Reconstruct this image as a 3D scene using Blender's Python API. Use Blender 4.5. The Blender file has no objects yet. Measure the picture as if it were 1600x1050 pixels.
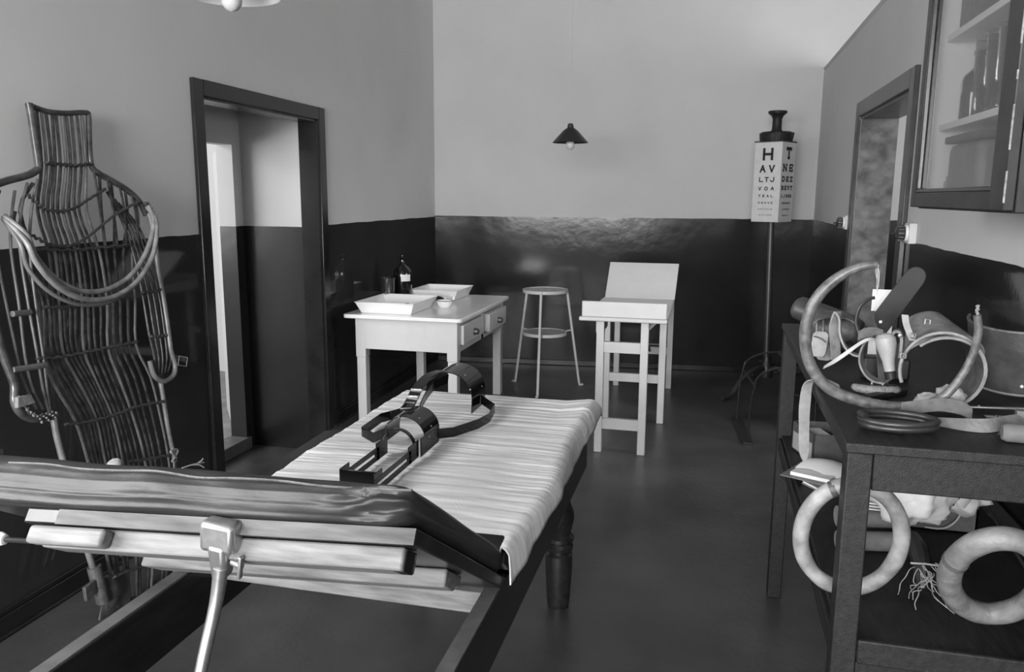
import bpy, bmesh, math, random
import numpy as np
from mathutils import Vector, Matrix
random.seed(7)
SC = bpy.context.scene
COL = SC.collection
# ------------------------------------------------------------------ camera
F = 1244.0
YAW, PITCH, ROLL, EYE = math.radians(14.0), math.atan(219/F), 0.0064, 1.5
fw = np.array([-math.sin(YAW)*math.cos(PITCH), math.cos(YAW)*math.cos(PITCH), -math.sin(PITCH)])
r0 = np.array([math.cos(YAW), math.sin(YAW), 0.0]); u0 = np.cross(r0, fw)
rt = r0*math.cos(ROLL) + u0*math.sin(ROLL); up = np.cross(rt, fw)
cam = bpy.data.cameras.new('camera'); camo = bpy.data.objects.new('camera', cam); COL.objects.link(camo)
cam.sensor_width = 36.0; cam.lens = F/1600*36.0; cam.clip_start = 0.02; cam.clip_end = 200
camo.matrix_world = Matrix(((rt[0], up[0], -fw[0], 0), (rt[1], up[1], -fw[1], 0), (rt[2], up[2], -fw[2], EYE), (0, 0, 0, 1)))
SC.camera = camo
# ------------------------------------------------------------------ light
w = bpy.data.worlds.new('world'); SC.world = w; w.use_nodes = True
w.node_tree.nodes['Background'].inputs[0].default_value = (.8, .8, .8, 1)
w.node_tree.nodes['Background'].inputs[1].default_value = 0.9
def area(name, loc, target, sx, sy, watts):
    l = bpy.data.lights.new(name, 'AREA'); l.shape = 'RECTANGLE'; l.size = sx; l.size_y = sy; l.energy = watts
    o = bpy.data.objects.new(name, l); COL.objects.link(o); o.location = loc
    d = Vector(target) - Vector(loc); o.rotation_euler = d.to_track_quat('-Z', 'Y').to_euler()
    return o
area('window_light_rear', (-0.75, -4.85, 1.9), (-0.4, 6.0, 0.7), 2.9, 1.8, 650)
area('window_light_left', (-2.15, 0.25, 1.75), (0.6, 1.7, 1.3), 1.3, 1.4, 112)
area('veranda_daylight', (-4.9, 2.7, 1.9), (-2.7, 4.5, 1.2), 1.4, 1.8, 85)
area('next_room_window_light', (2.7, 4.0, 2.0), (1.2, 7.0, 1.2), 1.2, 1.4, 70)
SC.view_settings.view_transform = 'Standard'; SC.view_settings.look = 'None'
SC.view_settings.exposure = 0.0; SC.view_settings.gamma = 1.0; SC.view_settings.use_curve_mapping = False
SC.cycles.max_bounces = 10
# ------------------------------------------------------------------ helpers
CAM = np.array([0, 0, EYE])
def ray(x, y): return rt*(x-800)/F - up*(y-525)/F + fw
def az(x, y, z): d = ray(x, y); return Vector(CAM + d*(z-EYE)/d[2])
def ax(x, y, X): d = ray(x, y); return Vector(CAM + d*X/d[0])
def ay(x, y, Y): d = ray(x, y); return Vector(CAM + d*Y/d[1])
def ap(x, y, p, n):
    d = ray(x, y); p = np.array(p); n = np.array(n)
    return Vector(CAM + d*np.dot(p-CAM, n)/np.dot(d, n))
def V(*a): return Vector(a)

class MB:
    def __init__(s): s.v = []; s.f = []
    def add(s, vs, fs):
        k = len(s.v); s.v += [Vector(p) for p in vs]; s.f += [tuple(i+k for i in q) for q in fs]; return s
    def hexa(s, p):          # 8 corners: bottom loop 0-3, top loop 4-7
        return s.add(p, [(3,2,1,0),(4,5,6,7),(0,1,5,4),(1,2,6,5),(2,3,7,6),(3,0,4,7)])
    def box(s, a, b):
        (x0,y0,z0),(x1,y1,z1) = a, b
        x0,x1 = min(x0,x1),max(x0,x1); y0,y1 = min(y0,y1),max(y0,y1); z0,z1 = min(z0,z1),max(z0,z1)
        return s.hexa([(x0,y0,z0),(x1,y0,z0),(x1,y1,z0),(x0,y1,z0),(x0,y0,z1),(x1,y0,z1),(x1,y1,z1),(x0,y1,z1)])
    def beam(s, p0, p1, w, h, upv=(0,0,1), w1=None, h1=None):   # centred bar from p0 to p1
        p0, p1 = Vector(p0), Vector(p1); d = (p1-p0).normalized(); sd = d.cross(Vector(upv))
        if sd.length < 1e-6: sd = d.cross(Vector((0,1,0)))
        sd.normalize(); u = sd.cross(d); w1 = w if w1 is None else w1; h1 = h if h1 is None else h1
        def ring(p, w, h): return [p-sd*w/2-u*h/2, p+sd*w/2-u*h/2, p+sd*w/2+u*h/2, p-sd*w/2+u*h/2]
        return s.add(ring(p0,w,h)+ring(p1,w1,h1), [(0,1,2,3),(7,6,5,4),(1,0,4,5),(2,1,5,6),(3,2,6,7),(0,3,7,4)])
    def tube(s, pts, r, n=8, closed=False, smooth=0, flat=1.0):
        pts = [Vector(p) for p in pts]; rs = list(r) if hasattr(r, '__len__') else [r]*len(pts)
        if smooth: pts, rs = spline(pts, rs, smooth, closed)
        m = len(pts); vs = []; T = []
        for i in range(m):
            a = pts[(i-1) % m] if (closed or i > 0) else pts[i]; b = pts[(i+1) % m] if (closed or i < m-1) else pts[i]
            t = b-a; T.append(t.normalized() if t.length > 1e-9 else Vector((0,0,1)))
        nrm = T[0].cross(Vector((0.3,0.2,1))); 
        if nrm.length < 1e-3: nrm = T[0].cross(Vector((1,0,0)))
        nrm.normalize()
        for i in range(m):
            nrm = nrm - T[i]*nrm.dot(T[i]); nrm.normalize(); bi = T[i].cross(nrm)
            for k in range(n):
                a = 2*math.pi*k/n; vs.append(pts[i] + nrm*math.cos(a)*rs[i] + bi*math.sin(a)*rs[i]*flat)
        fs = []
        for i in range(m if closed else m-1):
            j = (i+1) % m
            for k in range(n): l = (k+1) % n; fs.append((i*n+k, i*n+l, j*n+l, j*n+k))
        if not closed: fs += [tuple(range(n-1,-1,-1)), tuple(range((m-1)*n, m*n))]
        return s.add(vs, fs)
    def lathe(s, prof, c=(0,0,0), n=24, M=None, arc=2*math.pi, cap=True):
        vs = []; full = abs(arc-2*math.pi) < 1e-6; cols = n if full else n+1
        M = M or Matrix.Identity(3); c = Vector(c)
        for (r, z) in prof:
            for k in range(cols):
                a = arc*k/n; vs.append(c + M @ Vector((r*math.cos(a), r*math.sin(a), z)))
        fs = []
        for i in range(len(prof)-1):
            for k in range(n):
                l = (k+1) % cols; fs.append((i*cols+k, i*cols+l, (i+1)*cols+l, (i+1)*cols+k))
        if cap and full:
            if prof[0][0] > 1e-5: fs.append(tuple(range(n-1,-1,-1)))
            if prof[-1][0] > 1e-5: fs.append(tuple(range((len(prof)-1)*n, len(prof)*n)))
        return s.add(vs, fs)
    def band(s, pts, wv, th, smooth=0, nrm=None, closed=False):   # strap: path, width vector(s), thickness
        pts = [Vector(p) for p in pts]
        W = [Vector(q) for q in wv] if isinstance(wv, list) else [Vector(wv)]*len(pts)
        if smooth:
            P2, _ = spline(pts, [0]*len(pts), smooth, closed); W2, _ = spline(W, [0]*len(W), smooth, closed); pts, W = P2, W2
        m = len(pts); vs = []
        for i in range(m):
            a = pts[(i-1) % m] if (closed or i > 0) else pts[i]; b = pts[(i+1) % m] if (closed or i < m-1) else pts[i]
            t = (b-a).normalized(); n = t.cross(W[i]); n = n.normalized() if n.length > 1e-9 else Vector((0,0,1))
            vs += [pts[i]-W[i]/2-n*th/2, pts[i]+W[i]/2-n*th/2, pts[i]+W[i]/2+n*th/2, pts[i]-W[i]/2+n*th/2]
        fs = []
        for i in range(m if closed else m-1):
            j = (i+1) % m
            for k in range(4): l = (k+1) % 4; fs.append((i*4+k, i*4+l, j*4+l, j*4+k))
        if not closed: fs += [(3,2,1,0), tuple(range((m-1)*4, m*4))]
        return s.add(vs, fs)
    def grid(s, P, closed_u=False):       # P: list of rows of points
        nu = len(P); nv = len(P[0]); vs = [p for row in P for p in row]; fs = []
        for i in range(nu if closed_u else nu-1):
            j = (i+1) % nu
            for k in range(nv-1): fs.append((i*nv+k, i*nv+k+1, j*nv+k+1, j*nv+k))
        return s.add(vs, fs)
    def sheet(s, P, th):                  # thick sheet from a grid of points
        nu = len(P); nv = len(P[0]); N = []
        for i in range(nu):
            row = []
            for k in range(nv):
                du = P[min(i+1,nu-1)][k]-P[max(i-1,0)][k]; dv = P[i][min(k+1,nv-1)]-P[i][max(k-1,0)]
                n = du.cross(dv); row.append(n.normalized() if n.length > 1e-9 else Vector((0,0,1)))
            N.append(row)
        vs = [P[i][k]+N[i][k]*th/2 for i in range(nu) for k in range(nv)] + [P[i][k]-N[i][k]*th/2 for i in range(nu) for k in range(nv)]
        o = nu*nv; fs = []
        for i in range(nu-1):
            for k in range(nv-1):
                a,b,c,d = i*nv+k, i*nv+k+1, (i+1)*nv+k+1, (i+1)*nv+k
                fs += [(a,d,c,b), (a+o,b+o,c+o,d+o)]
        for k in range(nv-1):
            fs += [(k, k+1, k+1+o, k+o), ((nu-1)*nv+k+1, (nu-1)*nv+k, (nu-1)*nv+k+o, (nu-1)*nv+k+1+o)]
        for i in range(nu-1):
            fs += [((i+1)*nv, i*nv, i*nv+o, (i+1)*nv+o), (i*nv+nv-1, (i+1)*nv+nv-1, (i+1)*nv+nv-1+o, i*nv+nv-1+o)]
        return s.add(vs, fs)
    def prism(s, poly, o, u, v, d):       # 2-D outline in plane (o,u,v) pushed along vector d
        o, u, v, d = Vector(o), Vector(u), Vector(v), Vector(d); n = len(poly)
        a = [o+u*x+v*y for x, y in poly]; b = [p+d for p in a]
        return s.add(a+b, [tuple(range(n-1,-1,-1)), tuple(range(n,2*n))]+[(i,(i+1)%n,(i+1)%n+n,i+n) for i in range(n)])
    def build(s, name, mat, parent=None, bevel=0, ang=35, fn=None, sub=0, flat=False):
        me = bpy.data.meshes.new(name); vs = s.v
        if fn: vs = [fn(p) for p in vs]
        base = Vector((0,0,0))
        if parent is not None:
            MI = WM(parent).inverted(); vs = [MI @ Vector(p) for p in vs]
        else:
            a = np.array([list(p) for p in vs]); base = Vector(((a[:,0].min()+a[:,0].max())/2, (a[:,1].min()+a[:,1].max())/2, a[:,2].min()))
            vs = [Vector(p)-base for p in vs]
        me.from_pydata([tuple(p) for p in vs], [], s.f); me.update()
        bm = bmesh.new(); bm.from_mesh(me); bmesh.ops.recalc_face_normals(bm, faces=bm.faces); bm.to_mesh(me); bm.free()
        if not flat:
            me.shade_smooth(); me.set_sharp_from_angle(angle=math.radians(ang))
        me.materials.append(mat)
        o = bpy.data.objects.new(name, me); COL.objects.link(o); o.location = base
        if parent is not None: o.parent = parent; o.location = (0,0,0)
        if bevel:
            b = o.modifiers.new('bevel', 'BEVEL'); b.width = bevel; b.segments = 2; b.limit_method = 'ANGLE'; b.angle_limit = math.radians(40)
        if sub:
            q = o.modifiers.new('sub', 'SUBSURF'); q.levels = sub; q.render_levels = sub
        return o
def WM(o):
    M = o.matrix_basis.copy()
    return WM(o.parent) @ M if o.parent else M
def spline(pts, rs, k, closed=False):
    n = len(pts); P = []; R = []
    for i in range(n if closed else n-1):
        if closed: a,b,c,d = [(i+j) % n for j in (-1,0,1,2)]
        else: a,b,c,d = max(i-1,0), i, i+1, min(i+2,n-1)
        for j in range(k):
            t = j/k; t2 = t*t; t3 = t2*t
            w0,w1,w2,w3 = -.5*t3+t2-.5*t, 1.5*t3-2.5*t2+1, -1.5*t3+2*t2+.5*t, .5*t3-.5*t2
            P.append(pts[a]*w0+pts[b]*w1+pts[c]*w2+pts[d]*w3); R.append(rs[b]*(1-t)+rs[c]*t)
    if not closed: P.append(pts[-1]); R.append(rs[-1])
    return P, R
def tag(o, label, cat, group=None):
    o['label'] = label; o['category'] = cat
    if group: o['group'] = group
    return o
def thing(name, label, cat, loc=(0,0,0), rz=0, group=None):
    o = bpy.data.objects.new(name, None); COL.objects.link(o); o.location = loc; o.rotation_euler = (0,0,rz)
    o.empty_display_size = .1
    return tag(o, label, cat, group)
def structure(name, mb, mat, parent=None, **k):
    o = mb.build(name, mat, parent, **k)
    if parent is None: o['kind'] = 'structure'
    return o
# ------------------------------------------------------------------ materials
def mat(name, g, rough=.6, var=0., vscale=6., bump=0., bscale=40., metal=0., coat=0., stretch=(1,1,1), detail=5., spec=.5, lo=None):
    m = bpy.data.materials.new(name); m.use_nodes = True; nt = m.node_tree; N = nt.nodes; L = nt.links
    b = N['Principled BSDF']; b.inputs['Base Color'].default_value = (g,g,g,1); b.inputs['Roughness'].default_value = rough
    b.inputs['Metallic'].default_value = metal; b.inputs['Specular IOR Level'].default_value = spec
    if coat: b.inputs['Coat Weight'].default_value = coat; b.inputs['Coat Roughness'].default_value = .08
    if var or bump:
        g1 = N.new('ShaderNodeNewGeometry'); mp = N.new('ShaderNodeMapping'); mp.inputs['Scale'].default_value = stretch
        L.new(g1.outputs['Position'], mp.inputs[0])
    if var:
        nz = N.new('ShaderNodeTexNoise'); nz.inputs['Scale'].default_value = vscale; nz.inputs['Detail'].default_value = detail
        L.new(mp.outputs[0], nz.inputs['Vector'])
        r = N.new('ShaderNodeMapRange'); r.inputs[1].default_value = .3; r.inputs[2].default_value = .7
        r.inputs[3].default_value = g*(1-var); r.inputs[4].default_value = g*(1+var)
        L.new(nz.outputs[0], r.inputs[0]); L.new(r.outputs[0], b.inputs['Base Color'])
    if bump:
        nb = N.new('ShaderNodeTexNoise'); nb.inputs['Scale'].default_value = bscale; nb.inputs['Detail'].default_value = 4
        L.new(mp.outputs[0], nb.inputs['Vector']); bp = N.new('ShaderNodeBump'); bp.inputs['Strength'].default_value = bump; bp.inputs['Distance'].default_value = .01
        L.new(nb.outputs[0], bp.inputs['Height']); L.new(bp.outputs[0], b.inputs['Normal'])
    return m
def wall_mat(name, gu, gl, zd=1.32, rl=.12, bump=.25, spec=.5):
    m = bpy.data.materials.new(name); m.use_nodes = True; nt = m.node_tree; N = nt.nodes; L = nt.links; b = N['Principled BSDF']
    b.inputs['Specular IOR Level'].default_value = spec; g = N.new('ShaderNodeNewGeometry'); sx = N.new('ShaderNodeSeparateXYZ'); L.new(g.outputs['Position'], sx.inputs[0])
    n0 = N.new('ShaderNodeTexNoise'); n0.inputs['Scale'].default_value = 5; L.new(g.outputs['Position'], n0.inputs['Vector'])
    ma = N.new('ShaderNodeMath'); ma.operation = 'MULTIPLY_ADD'; ma.inputs[1].default_value = .012; L.new(n0.outputs[0], ma.inputs[0]); L.new(sx.outputs[2], ma.inputs[2])
    st = N.new('ShaderNodeMath'); st.operation = 'GREATER_THAN'; st.inputs[1].default_value = zd+.006; L.new(ma.outputs[0], st.inputs[0])
    n1 = N.new('ShaderNodeTexNoise'); n1.inputs['Scale'].default_value = 2.2; n1.inputs['Detail'].default_value = 6; L.new(g.outputs['Position'], n1.inputs['Vector'])
    def rng(lo, hi):
        r = N.new('ShaderNodeMapRange'); r.inputs[1].default_value = .3; r.inputs[2].default_value = .7; r.inputs[3].default_value = lo; r.inputs[4].default_value = hi
        L.new(n1.outputs[0], r.inputs[0]); return r
    a, c = rng(gl*.8, gl*1.2), rng(gu*.96, gu*1.03)
    mx = N.new('ShaderNodeMix'); L.new(st.outputs[0], mx.inputs[0]); L.new(a.outputs[0], mx.inputs[2]); L.new(c.outputs[0], mx.inputs[3])
    L.new(mx.outputs[0], b.inputs['Base Color'])
    mr = N.new('ShaderNodeMix'); L.new(st.outputs[0], mr.inputs[0]); mr.inputs[2].default_value = rl; mr.inputs[3].default_value = .75; L.new(mr.outputs[0], b.inputs['Roughness'])
    n2 = N.new('ShaderNodeTexNoise'); n2.inputs['Scale'].default_value = 7; n2.inputs['Detail'].default_value = 3; L.new(g.outputs['Position'], n2.inputs['Vector'])
    bp = N.new('ShaderNodeBump'); bp.inputs['Strength'].default_value = bump; bp.inputs['Distance'].default_value = .006; L.new(n2.outputs[0], bp.inputs['Height']); L.new(bp.outputs[0], b.inputs['Normal'])
    return m
def glass_mat(name, g=.9, ior=1.45, f0=.04):     # thin clear glass: see-through with mirror-like sheen by angle
    m = bpy.data.materials.new(name); m.use_nodes = True; nt = m.node_tree; N = nt.nodes; L = nt.links; N.remove(N['Principled BSDF'])
    t = N.new('ShaderNodeBsdfTransparent'); t.inputs[0].default_value = (g,g,g,1); gl = N.new('ShaderNodeBsdfGlossy'); gl.inputs['Roughness'].default_value = .03
    lw = N.new('ShaderNodeLayerWeight'); lw.inputs[0].default_value = .5; pw = N.new('ShaderNodeMath'); pw.operation = 'POWER'; pw.inputs[1].default_value = 5.0; L.new(lw.outputs['Facing'], pw.inputs[0])
    fr = N.new('ShaderNodeMath'); fr.operation = 'MULTIPLY_ADD'; fr.inputs[1].default_value = .96; fr.inputs[2].default_value = f0; L.new(pw.outputs[0], fr.inputs[0]); mx = N.new('ShaderNodeMixShader')
    L.new(fr.outputs[0], mx.inputs[0]); L.new(t.outputs[0], mx.inputs[1]); L.new(gl.outputs[0], mx.inputs[2]); L.new(mx.outputs[0], N['Material Output'].inputs[0])
    return m
M = {}
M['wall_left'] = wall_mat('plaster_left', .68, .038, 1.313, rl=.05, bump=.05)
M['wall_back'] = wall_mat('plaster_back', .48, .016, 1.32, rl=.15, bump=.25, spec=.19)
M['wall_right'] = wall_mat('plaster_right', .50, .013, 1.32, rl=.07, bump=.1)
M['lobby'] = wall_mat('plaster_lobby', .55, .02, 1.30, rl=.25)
M['white_out'] = mat('whitewash', .75, .8)
M['ceil'] = mat('ceiling_paint', .30, .8)
M['gloss_black'] = mat('dark_gloss_trim', .017, .22, var=.3)
M['trim_brown'] = mat('brown_gloss_trim', .05, .3, var=.35, vscale=12)
M['jamb'] = mat('worn_glossy_jamb', .10, .2, var=.45, vscale=13, bump=.25, bscale=9, stretch=(1,1,1.2))
M['floor'] = mat('linoleum', .060, .36, var=.38, vscale=2.2, bump=.12, bscale=30, detail=10)
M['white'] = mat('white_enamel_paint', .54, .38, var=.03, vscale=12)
M['white_gloss'] = mat('white_enamelware', .78, .14)
M['black_lacquer'] = mat('black_lacquer', .008, .14, spec=.35)
M['black_iron'] = mat('black_iron', .02, .4)
M['iron'] = mat('grey_iron', .12, .4, metal=.6, var=.2, vscale=40)
M['steel'] = mat('worn_steel', .42, .34, metal=.85, var=.15, vscale=60)
M['cane'] = mat('cane', .055, .27, var=.6, vscale=14, stretch=(1,1,2))
M['cane_dark'] = mat('cane_binding', .05, .5, var=.4, vscale=40)
M['loop_cane'] = mat('hand_loop_cane', .20, .34, var=.35, vscale=25); M['cane_light'] = mat('pale_cane', .14, .34, var=.3, vscale=22)
M['dark_wood'] = mat('dark_stained_wood', .018, .3, var=.4, vscale=10, stretch=(6,1,6))
M['mid_wood'] = mat('brown_bench_wood', .0145, .5, spec=.28, var=.35, vscale=14, stretch=(6,1,6), bump=.15, bscale=60)
M['rail_top'] = mat('pale_rail_wood', .10, .5, var=.25, vscale=20)  # paler tone carries the light on the rail tops; the sill shares it
M['pale_wood'] = mat('pale_pine', .165, .7, var=.4, vscale=9, stretch=(1,8,8), bump=.1)
M['leather'] = mat('black_leather', .023, .50, var=.45, vscale=7, bump=.10, bscale=70, stretch=(.6,1,1.6))
M['worn_board'] = mat('worn_board_edge', .085, .7, var=.5, vscale=9, stretch=(1,8,8)); M['leather_dark'] = mat('dark_leather', .015, .45, var=.3, vscale=18, spec=.3)
M['leather_brown'] = mat('brown_leather', .075, .5, var=.4, vscale=30, bump=.2, bscale=120)
M['leather_pale'] = mat('pale_leather', .20, .55, var=.25, vscale=40, bump=.2, bscale=140)
M['canvas'] = mat('canvas_webbing', .30, .8, var=.15, vscale=60)
M['cloth'] = mat('white_cloth', .52, .85, var=.08, vscale=30)
M['paper'] = mat('paper', .72, .7)
M['card'] = mat('brown_card', .06, .7, var=.2, vscale=40)
M['ink'] = mat('ink', .012, .7)
M['glass_clear'] = glass_mat('clear_glass', .80, f0=.10)
M['pane'] = glass_mat('window_pane', .86)
M['bottle'] = mat('dark_brown_glass', .006, .06, coat=.5)
M['porcelain'] = mat('porcelain', .75, .2)
M['bakelite'] = mat('brown_bakelite', .03, .3)
M['cab_in'] = mat('cabinet_white', .78, .5)
M['grey_tin'] = mat('grey_tin', .16, .5, var=.15, vscale=30)

# ------------------------------------------------------------------ room shell
def XL(y): return -2.33 - .025*(y-3.3)
def YB(x): return 6.83 + .09*(x+2.33)
XR, TOPR, H = .81, 2.50, 3.75
def skew(p): return Vector((XL(p.y)+p.x, p.y, p.z))         # left-wall local: x = out of the wall
def skewb(p): return Vector((p.x, YB(p.x)+p.y, p.z))        # back-wall local: y = into the wall
def cells(xs, zs, hole, f):
    pass
# floor and ceiling
structure('floor', MB().prism([(XL(-5.1)-.004,-5.1),(3.4,-5.1),(3.4,8.2),(XL(8.2)-.004,8.2)], (0,0,-.2), (1,0,0), (0,1,0), (0,0,.2)), M['floor'])
structure('ceiling', MB().box((-2.7,-5.1,H),(3.4,8.2,H+.1)), M['ceil'])
# left wall with its doorway
D0, D1, DH = 3.353, 4.53, 1.945
m = MB().box((-.11,-5.1,0),(0,D0-.0,H)).box((-.11,D1,0),(0,6.95,H)).box((-.11,D0,DH),(0,D1,H))
structure('wall_left', m, M['wall_left'], fn=skew)
# back wall runs on beyond the partition
structure('wall_back', MB().box((-2.55,0,0),(3.4,.12,H)), M['wall_back'], fn=skewb)
# partition on the right with its doorway
R0, R1, RH = 3.86, 5.12, 1.965
m = MB().box((XR,-5.1,0),(XR+.19,R0,TOPR)).box((XR,R1,0),(XR+.19,7.12,TOPR)).box((XR,R0,RH),(XR+.19,R1,TOPR))
structure('wall_right', m, M['wall_right'])
structure('trim_1', MB().tube([(XR+.095,-5.1,TOPR),(XR+.095,7.11,TOPR)], .105, n=16, flat=.28), M['wall_right'])
structure('wall_far_right', MB().box((3.3,-5.1,0),(3.4,8.2,H)), M['wall_right'])
# wall behind the camera with a window opening
m = MB().box((-2.6,-5.1,0),(-1.7,-5.0,H)).box((-.1,-5.1,0),(3.4,-5.0,H)).box((-1.7,-5.1,0),(-.1,-5.0,.95)).box((-1.7,-5.1,2.55),(-.1,-5.0,H))
structure('wall_front', m, M['wall_right'])
# skirting
def base_left(a, b):
    m = MB().box((0,a,0),(.018,b,.075)).box((0,a,.075),(.013,b,.095)); m.box((0,a,.0),(.028,b,.012)); return m
structure('baseboard_left_1', base_left(4.613,6.82), M['gloss_black'], fn=skew, bevel=.004)
structure('baseboard_left_2', base_left(-5.0,3.27), M['gloss_black'], fn=skew, bevel=.004)
structure('baseboard_back', MB().box((-2.40,-.016,0),(XR,0,.05)), M['gloss_black'], fn=skewb, bevel=.005)
structure('baseboard_right', MB().box((XR-.016,-2,0),(XR,3.77,.06)), M['gloss_black'], bevel=.005)
# left doorway: architrave and linings
d1 = bpy.data.objects.new('door_1', None); COL.objects.link(d1); d1.location = (XL(3.9),3.94,0); d1['kind'] = 'structure'
MB().box((0,3.277,0),(.022,D0,2.02)).build('architrave_post', M['gloss_black'], d1, fn=skew, bevel=.004)
MB().box((0,D1,0),(.022,4.613,2.02)).build('architrave_post', M['gloss_black'], d1, fn=skew, bevel=.004)
MB().box((0,D0,DH),(.022,D1,2.02)).build('architrave_head', M['gloss_black'], d1, fn=skew, bevel=.004)
MB().box((-.115,D0-.02,-.15),(0.004,D0+.012,DH)).build('lining_post', M['gloss_black'], d1, fn=skew)
MB().box((-.115,D1-.012,-.15),(0.004,D1+.02,DH)).build('lining_post', M['gloss_black'], d1, fn=skew)
MB().box((-.115,D0,DH-.012),(0.004,D1,DH+.02)).build('lining_head', M['gloss_black'], d1, fn=skew)
# lobby beyond it, one step down
X2 = -2.9
structure('wall_lobby_back', MB().box((X2-.1,4.55,-.15),(-2.47,4.65,2.6)), M['lobby'])
structure('wall_lobby_front', MB().box((X2-.1,3.10,-.15),(-2.44,3.20,2.6)), M['lobby'])
structure('wall_lobby_far', MB().box((X2-.1,4.47,-.15),(X2,4.56,2.6)).box((X2-.1,3.2,-.15),(X2,3.62,2.6)).box((X2-.1,3.62,1.80),(X2,4.47,2.6)), M['lobby'])
structure('ceiling_lobby', MB().box((X2-.1,3.1,2.35),(-2.42,4.65,2.45)), M['ceil'])
structure('floor_lobby', MB().box((X2,3.1,-.25),(-2.30,4.6,-.15)), M['floor'])
structure('floor_veranda', MB().box((-7,1,-.27),(X2-.1,7.0,-.17)), mat('veranda_boards', .22, .6, var=.3, vscale=6))
structure('wall_veranda', MB().box((-8,6.55,-.2),(-2.75,6.65,3.2)), M['white_out'])
d2 = bpy.data.objects.new('door_2', None); COL.objects.link(d2); d2.location = (X2,4.05,-.15); d2['kind'] = 'structure'
MB().box((X2-.13,3.60,-.15),(X2+.02,4.49,-.07)).build('sill', M['rail_top'], d2, bevel=.006)
MB().box((X2-.11,4.455,-.07),(X2+.004,4.475,1.80)).build('lining_post', M['lobby'], d2)
l0 = ax(353.5,450,-3.0); fd = Vector(ray(344,450)); fd.z = 0; fd = fd.normalized()*6.1; l1 = V(fd.x,fd.y,0); l0.z = 0; lw_ = V(.012,.004,0)
MB().hexa([p+V(0,0,z) for z in (-.06,1.775) for p in (l0,l0+lw_,l1+lw_,l1)]).build('door_leaf', M['white'], d2)
MB().hexa([p+V(0,0,z) for z in (-.06,1.776) for p in (l0-V(0,.004,0),l0+lw_-V(0,.004,0),l0+lw_+V(.0005,0,0),l0+V(0,.001,0))]).build('dark_edge', M['black_iron'], d2)
q = l0+lw_+V(.008,-.012,0)
MB().box((q.x-.008,q.y-.006,1.42),(q.x+.024,q.y+.006,1.56)).box((q.x+.018,q.y-.006,1.33),(q.x+.030,q.y+.006,1.62)).build('rim_latch', M['black_iron'], d2)
# right doorway
d3 = bpy.data.objects.new('door_3', None); COL.objects.link(d3); d3.location = (XR,4.5,0); d3['kind'] = 'structure'
MB().box((XR-.022,R1,0),(XR,R1+.09,RH+.085)).build('architrave_post', M['trim_brown'], d3, bevel=.004)
MB().box((XR-.022,R0-.09,0),(XR,R0,RH+.085)).build('architrave_post', M['trim_brown'], d3, bevel=.004)
MB().box((XR-.022,R0,RH),(XR,R1,RH+.085)).build('architrave_head', M['trim_brown'], d3, bevel=.004)
MB().box((XR-.004,R1-.014,0),(XR+.195,R1+.02,RH)).build('lining_post', M['jamb'], d3)
MB().box((XR-.004,R0-.02,0),(XR+.195,R0+.014,RH)).build('lining_post', M['jamb'], d3)
MB().box((XR-.004,R0,RH-.014),(XR+.195,R1,RH+.02)).build('lining_head', M['trim_brown'], d3)
# ================================================================== treatment couch
RT = .665
couch = thing('treatment_couch', 'dark wooden treatment couch with turned legs, its near end raised as a hinged headrest', 'treatment couch', (-.77,1.7,0))
def rail(x0, x1, y0, y1, z0, z1, name='rail', m=None): return MB().box((x0,y0,z0),(x1,y1,z1)).build(name, m or M['dark_wood'], couch, bevel=.003)
for (x0, x1) in ((-.442,-.410), (-1.136,-1.104)):
    r = rail(x0, x1, .56, 2.80, .515, .660, 'side_rail')
    MB().box((x0,.56,.660),(x1,1.60,.665)).build('lit_top', M['rail_top'], r)  # rail top coloured paler as the lit face above the shaded sides
rail(-1.104,-.442, 2.76, 2.79, .515, .665, 'end_rail'); rail(-1.104,-.442, .58, .61, .515, .665, 'end_rail')
rail(-1.104,-.442, 1.52, 1.58, .612, .662, 'cross_rail', M['pale_wood']); rail(-1.104,-.442,.84,.90,.515,.555,'strut_rail')
MB().box((-1.13,1.60,.660),(-.415,2.80,.682)).build('bed_board', M['dark_wood'], couch, bevel=.004)
def leg(x, y):
    p = [(.040,0),(.043,.03),(.050,.16),(.049,.205),(.040,.215),(.050,.225),(.052,.240),(.044,.252),(.053,.262),(.053,.275),(.041,.288),(.047,.31),(.054,.345),(.052,.37),(.040,.40),(.036,.43),(.038,.50)]
    return MB().lathe(p,(x,y,0),28).box((x-.045,y-.045,.46),(x+.045,y+.045,.64)).build('turned_leg', M['dark_wood'], couch)
for x, y in ((-.492,2.71),(-1.055,2.71),(-.492,.66),(-1.055,.66)): leg(x, y)
# raised headrest: board hinged on the rails, battens beneath, near end propped up
HB = Vector((0,1.585,.672)); ud = (Vector((0,1.05,1.014))-HB).normalized(); nd = Vector((0,-ud.z,ud.y)); nd = nd if nd.z > 0 else -nd
def hb(x, s, n): # s along the slope from the hinge, n off the board, slight skew so the left end sits a bit lower
    q = HB + ud*s + nd*n; q.x = x; q.y -= .018*(-x-.40); q.z -= .050*(-x-.40); return q
def hbox(x0, x1, s0, s1, n0, n1): return MB().hexa([hb(x0,s0,n0),hb(x1,s0,n0),hb(x1,s1,n0),hb(x0,s1,n0),hb(x0,s0,n1),hb(x1,s0,n1),hb(x1,s1,n1),hb(x0,s1,n1)])
HL = .627
b = hbox(-1.105,-.408,0,HL,-.026,0).build('headrest_board', M['dark_wood'], couch, bevel=.003)
hbox(-1.04,-.4085,HL-.002,HL+.002,-.0255,-.001).build('worn_edge', M['worn_board'], b)
hbox(-1.065,-.425,HL-.075,HL-.012,-.062,-.027).build('batten', M['pale_wood'], couch, bevel=.004)
hbox(-1.075,-.93,HL-.013,HL+.016,-.060,-.030).build('batten_block', M['pale_wood'], couch, bevel=.006)
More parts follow.
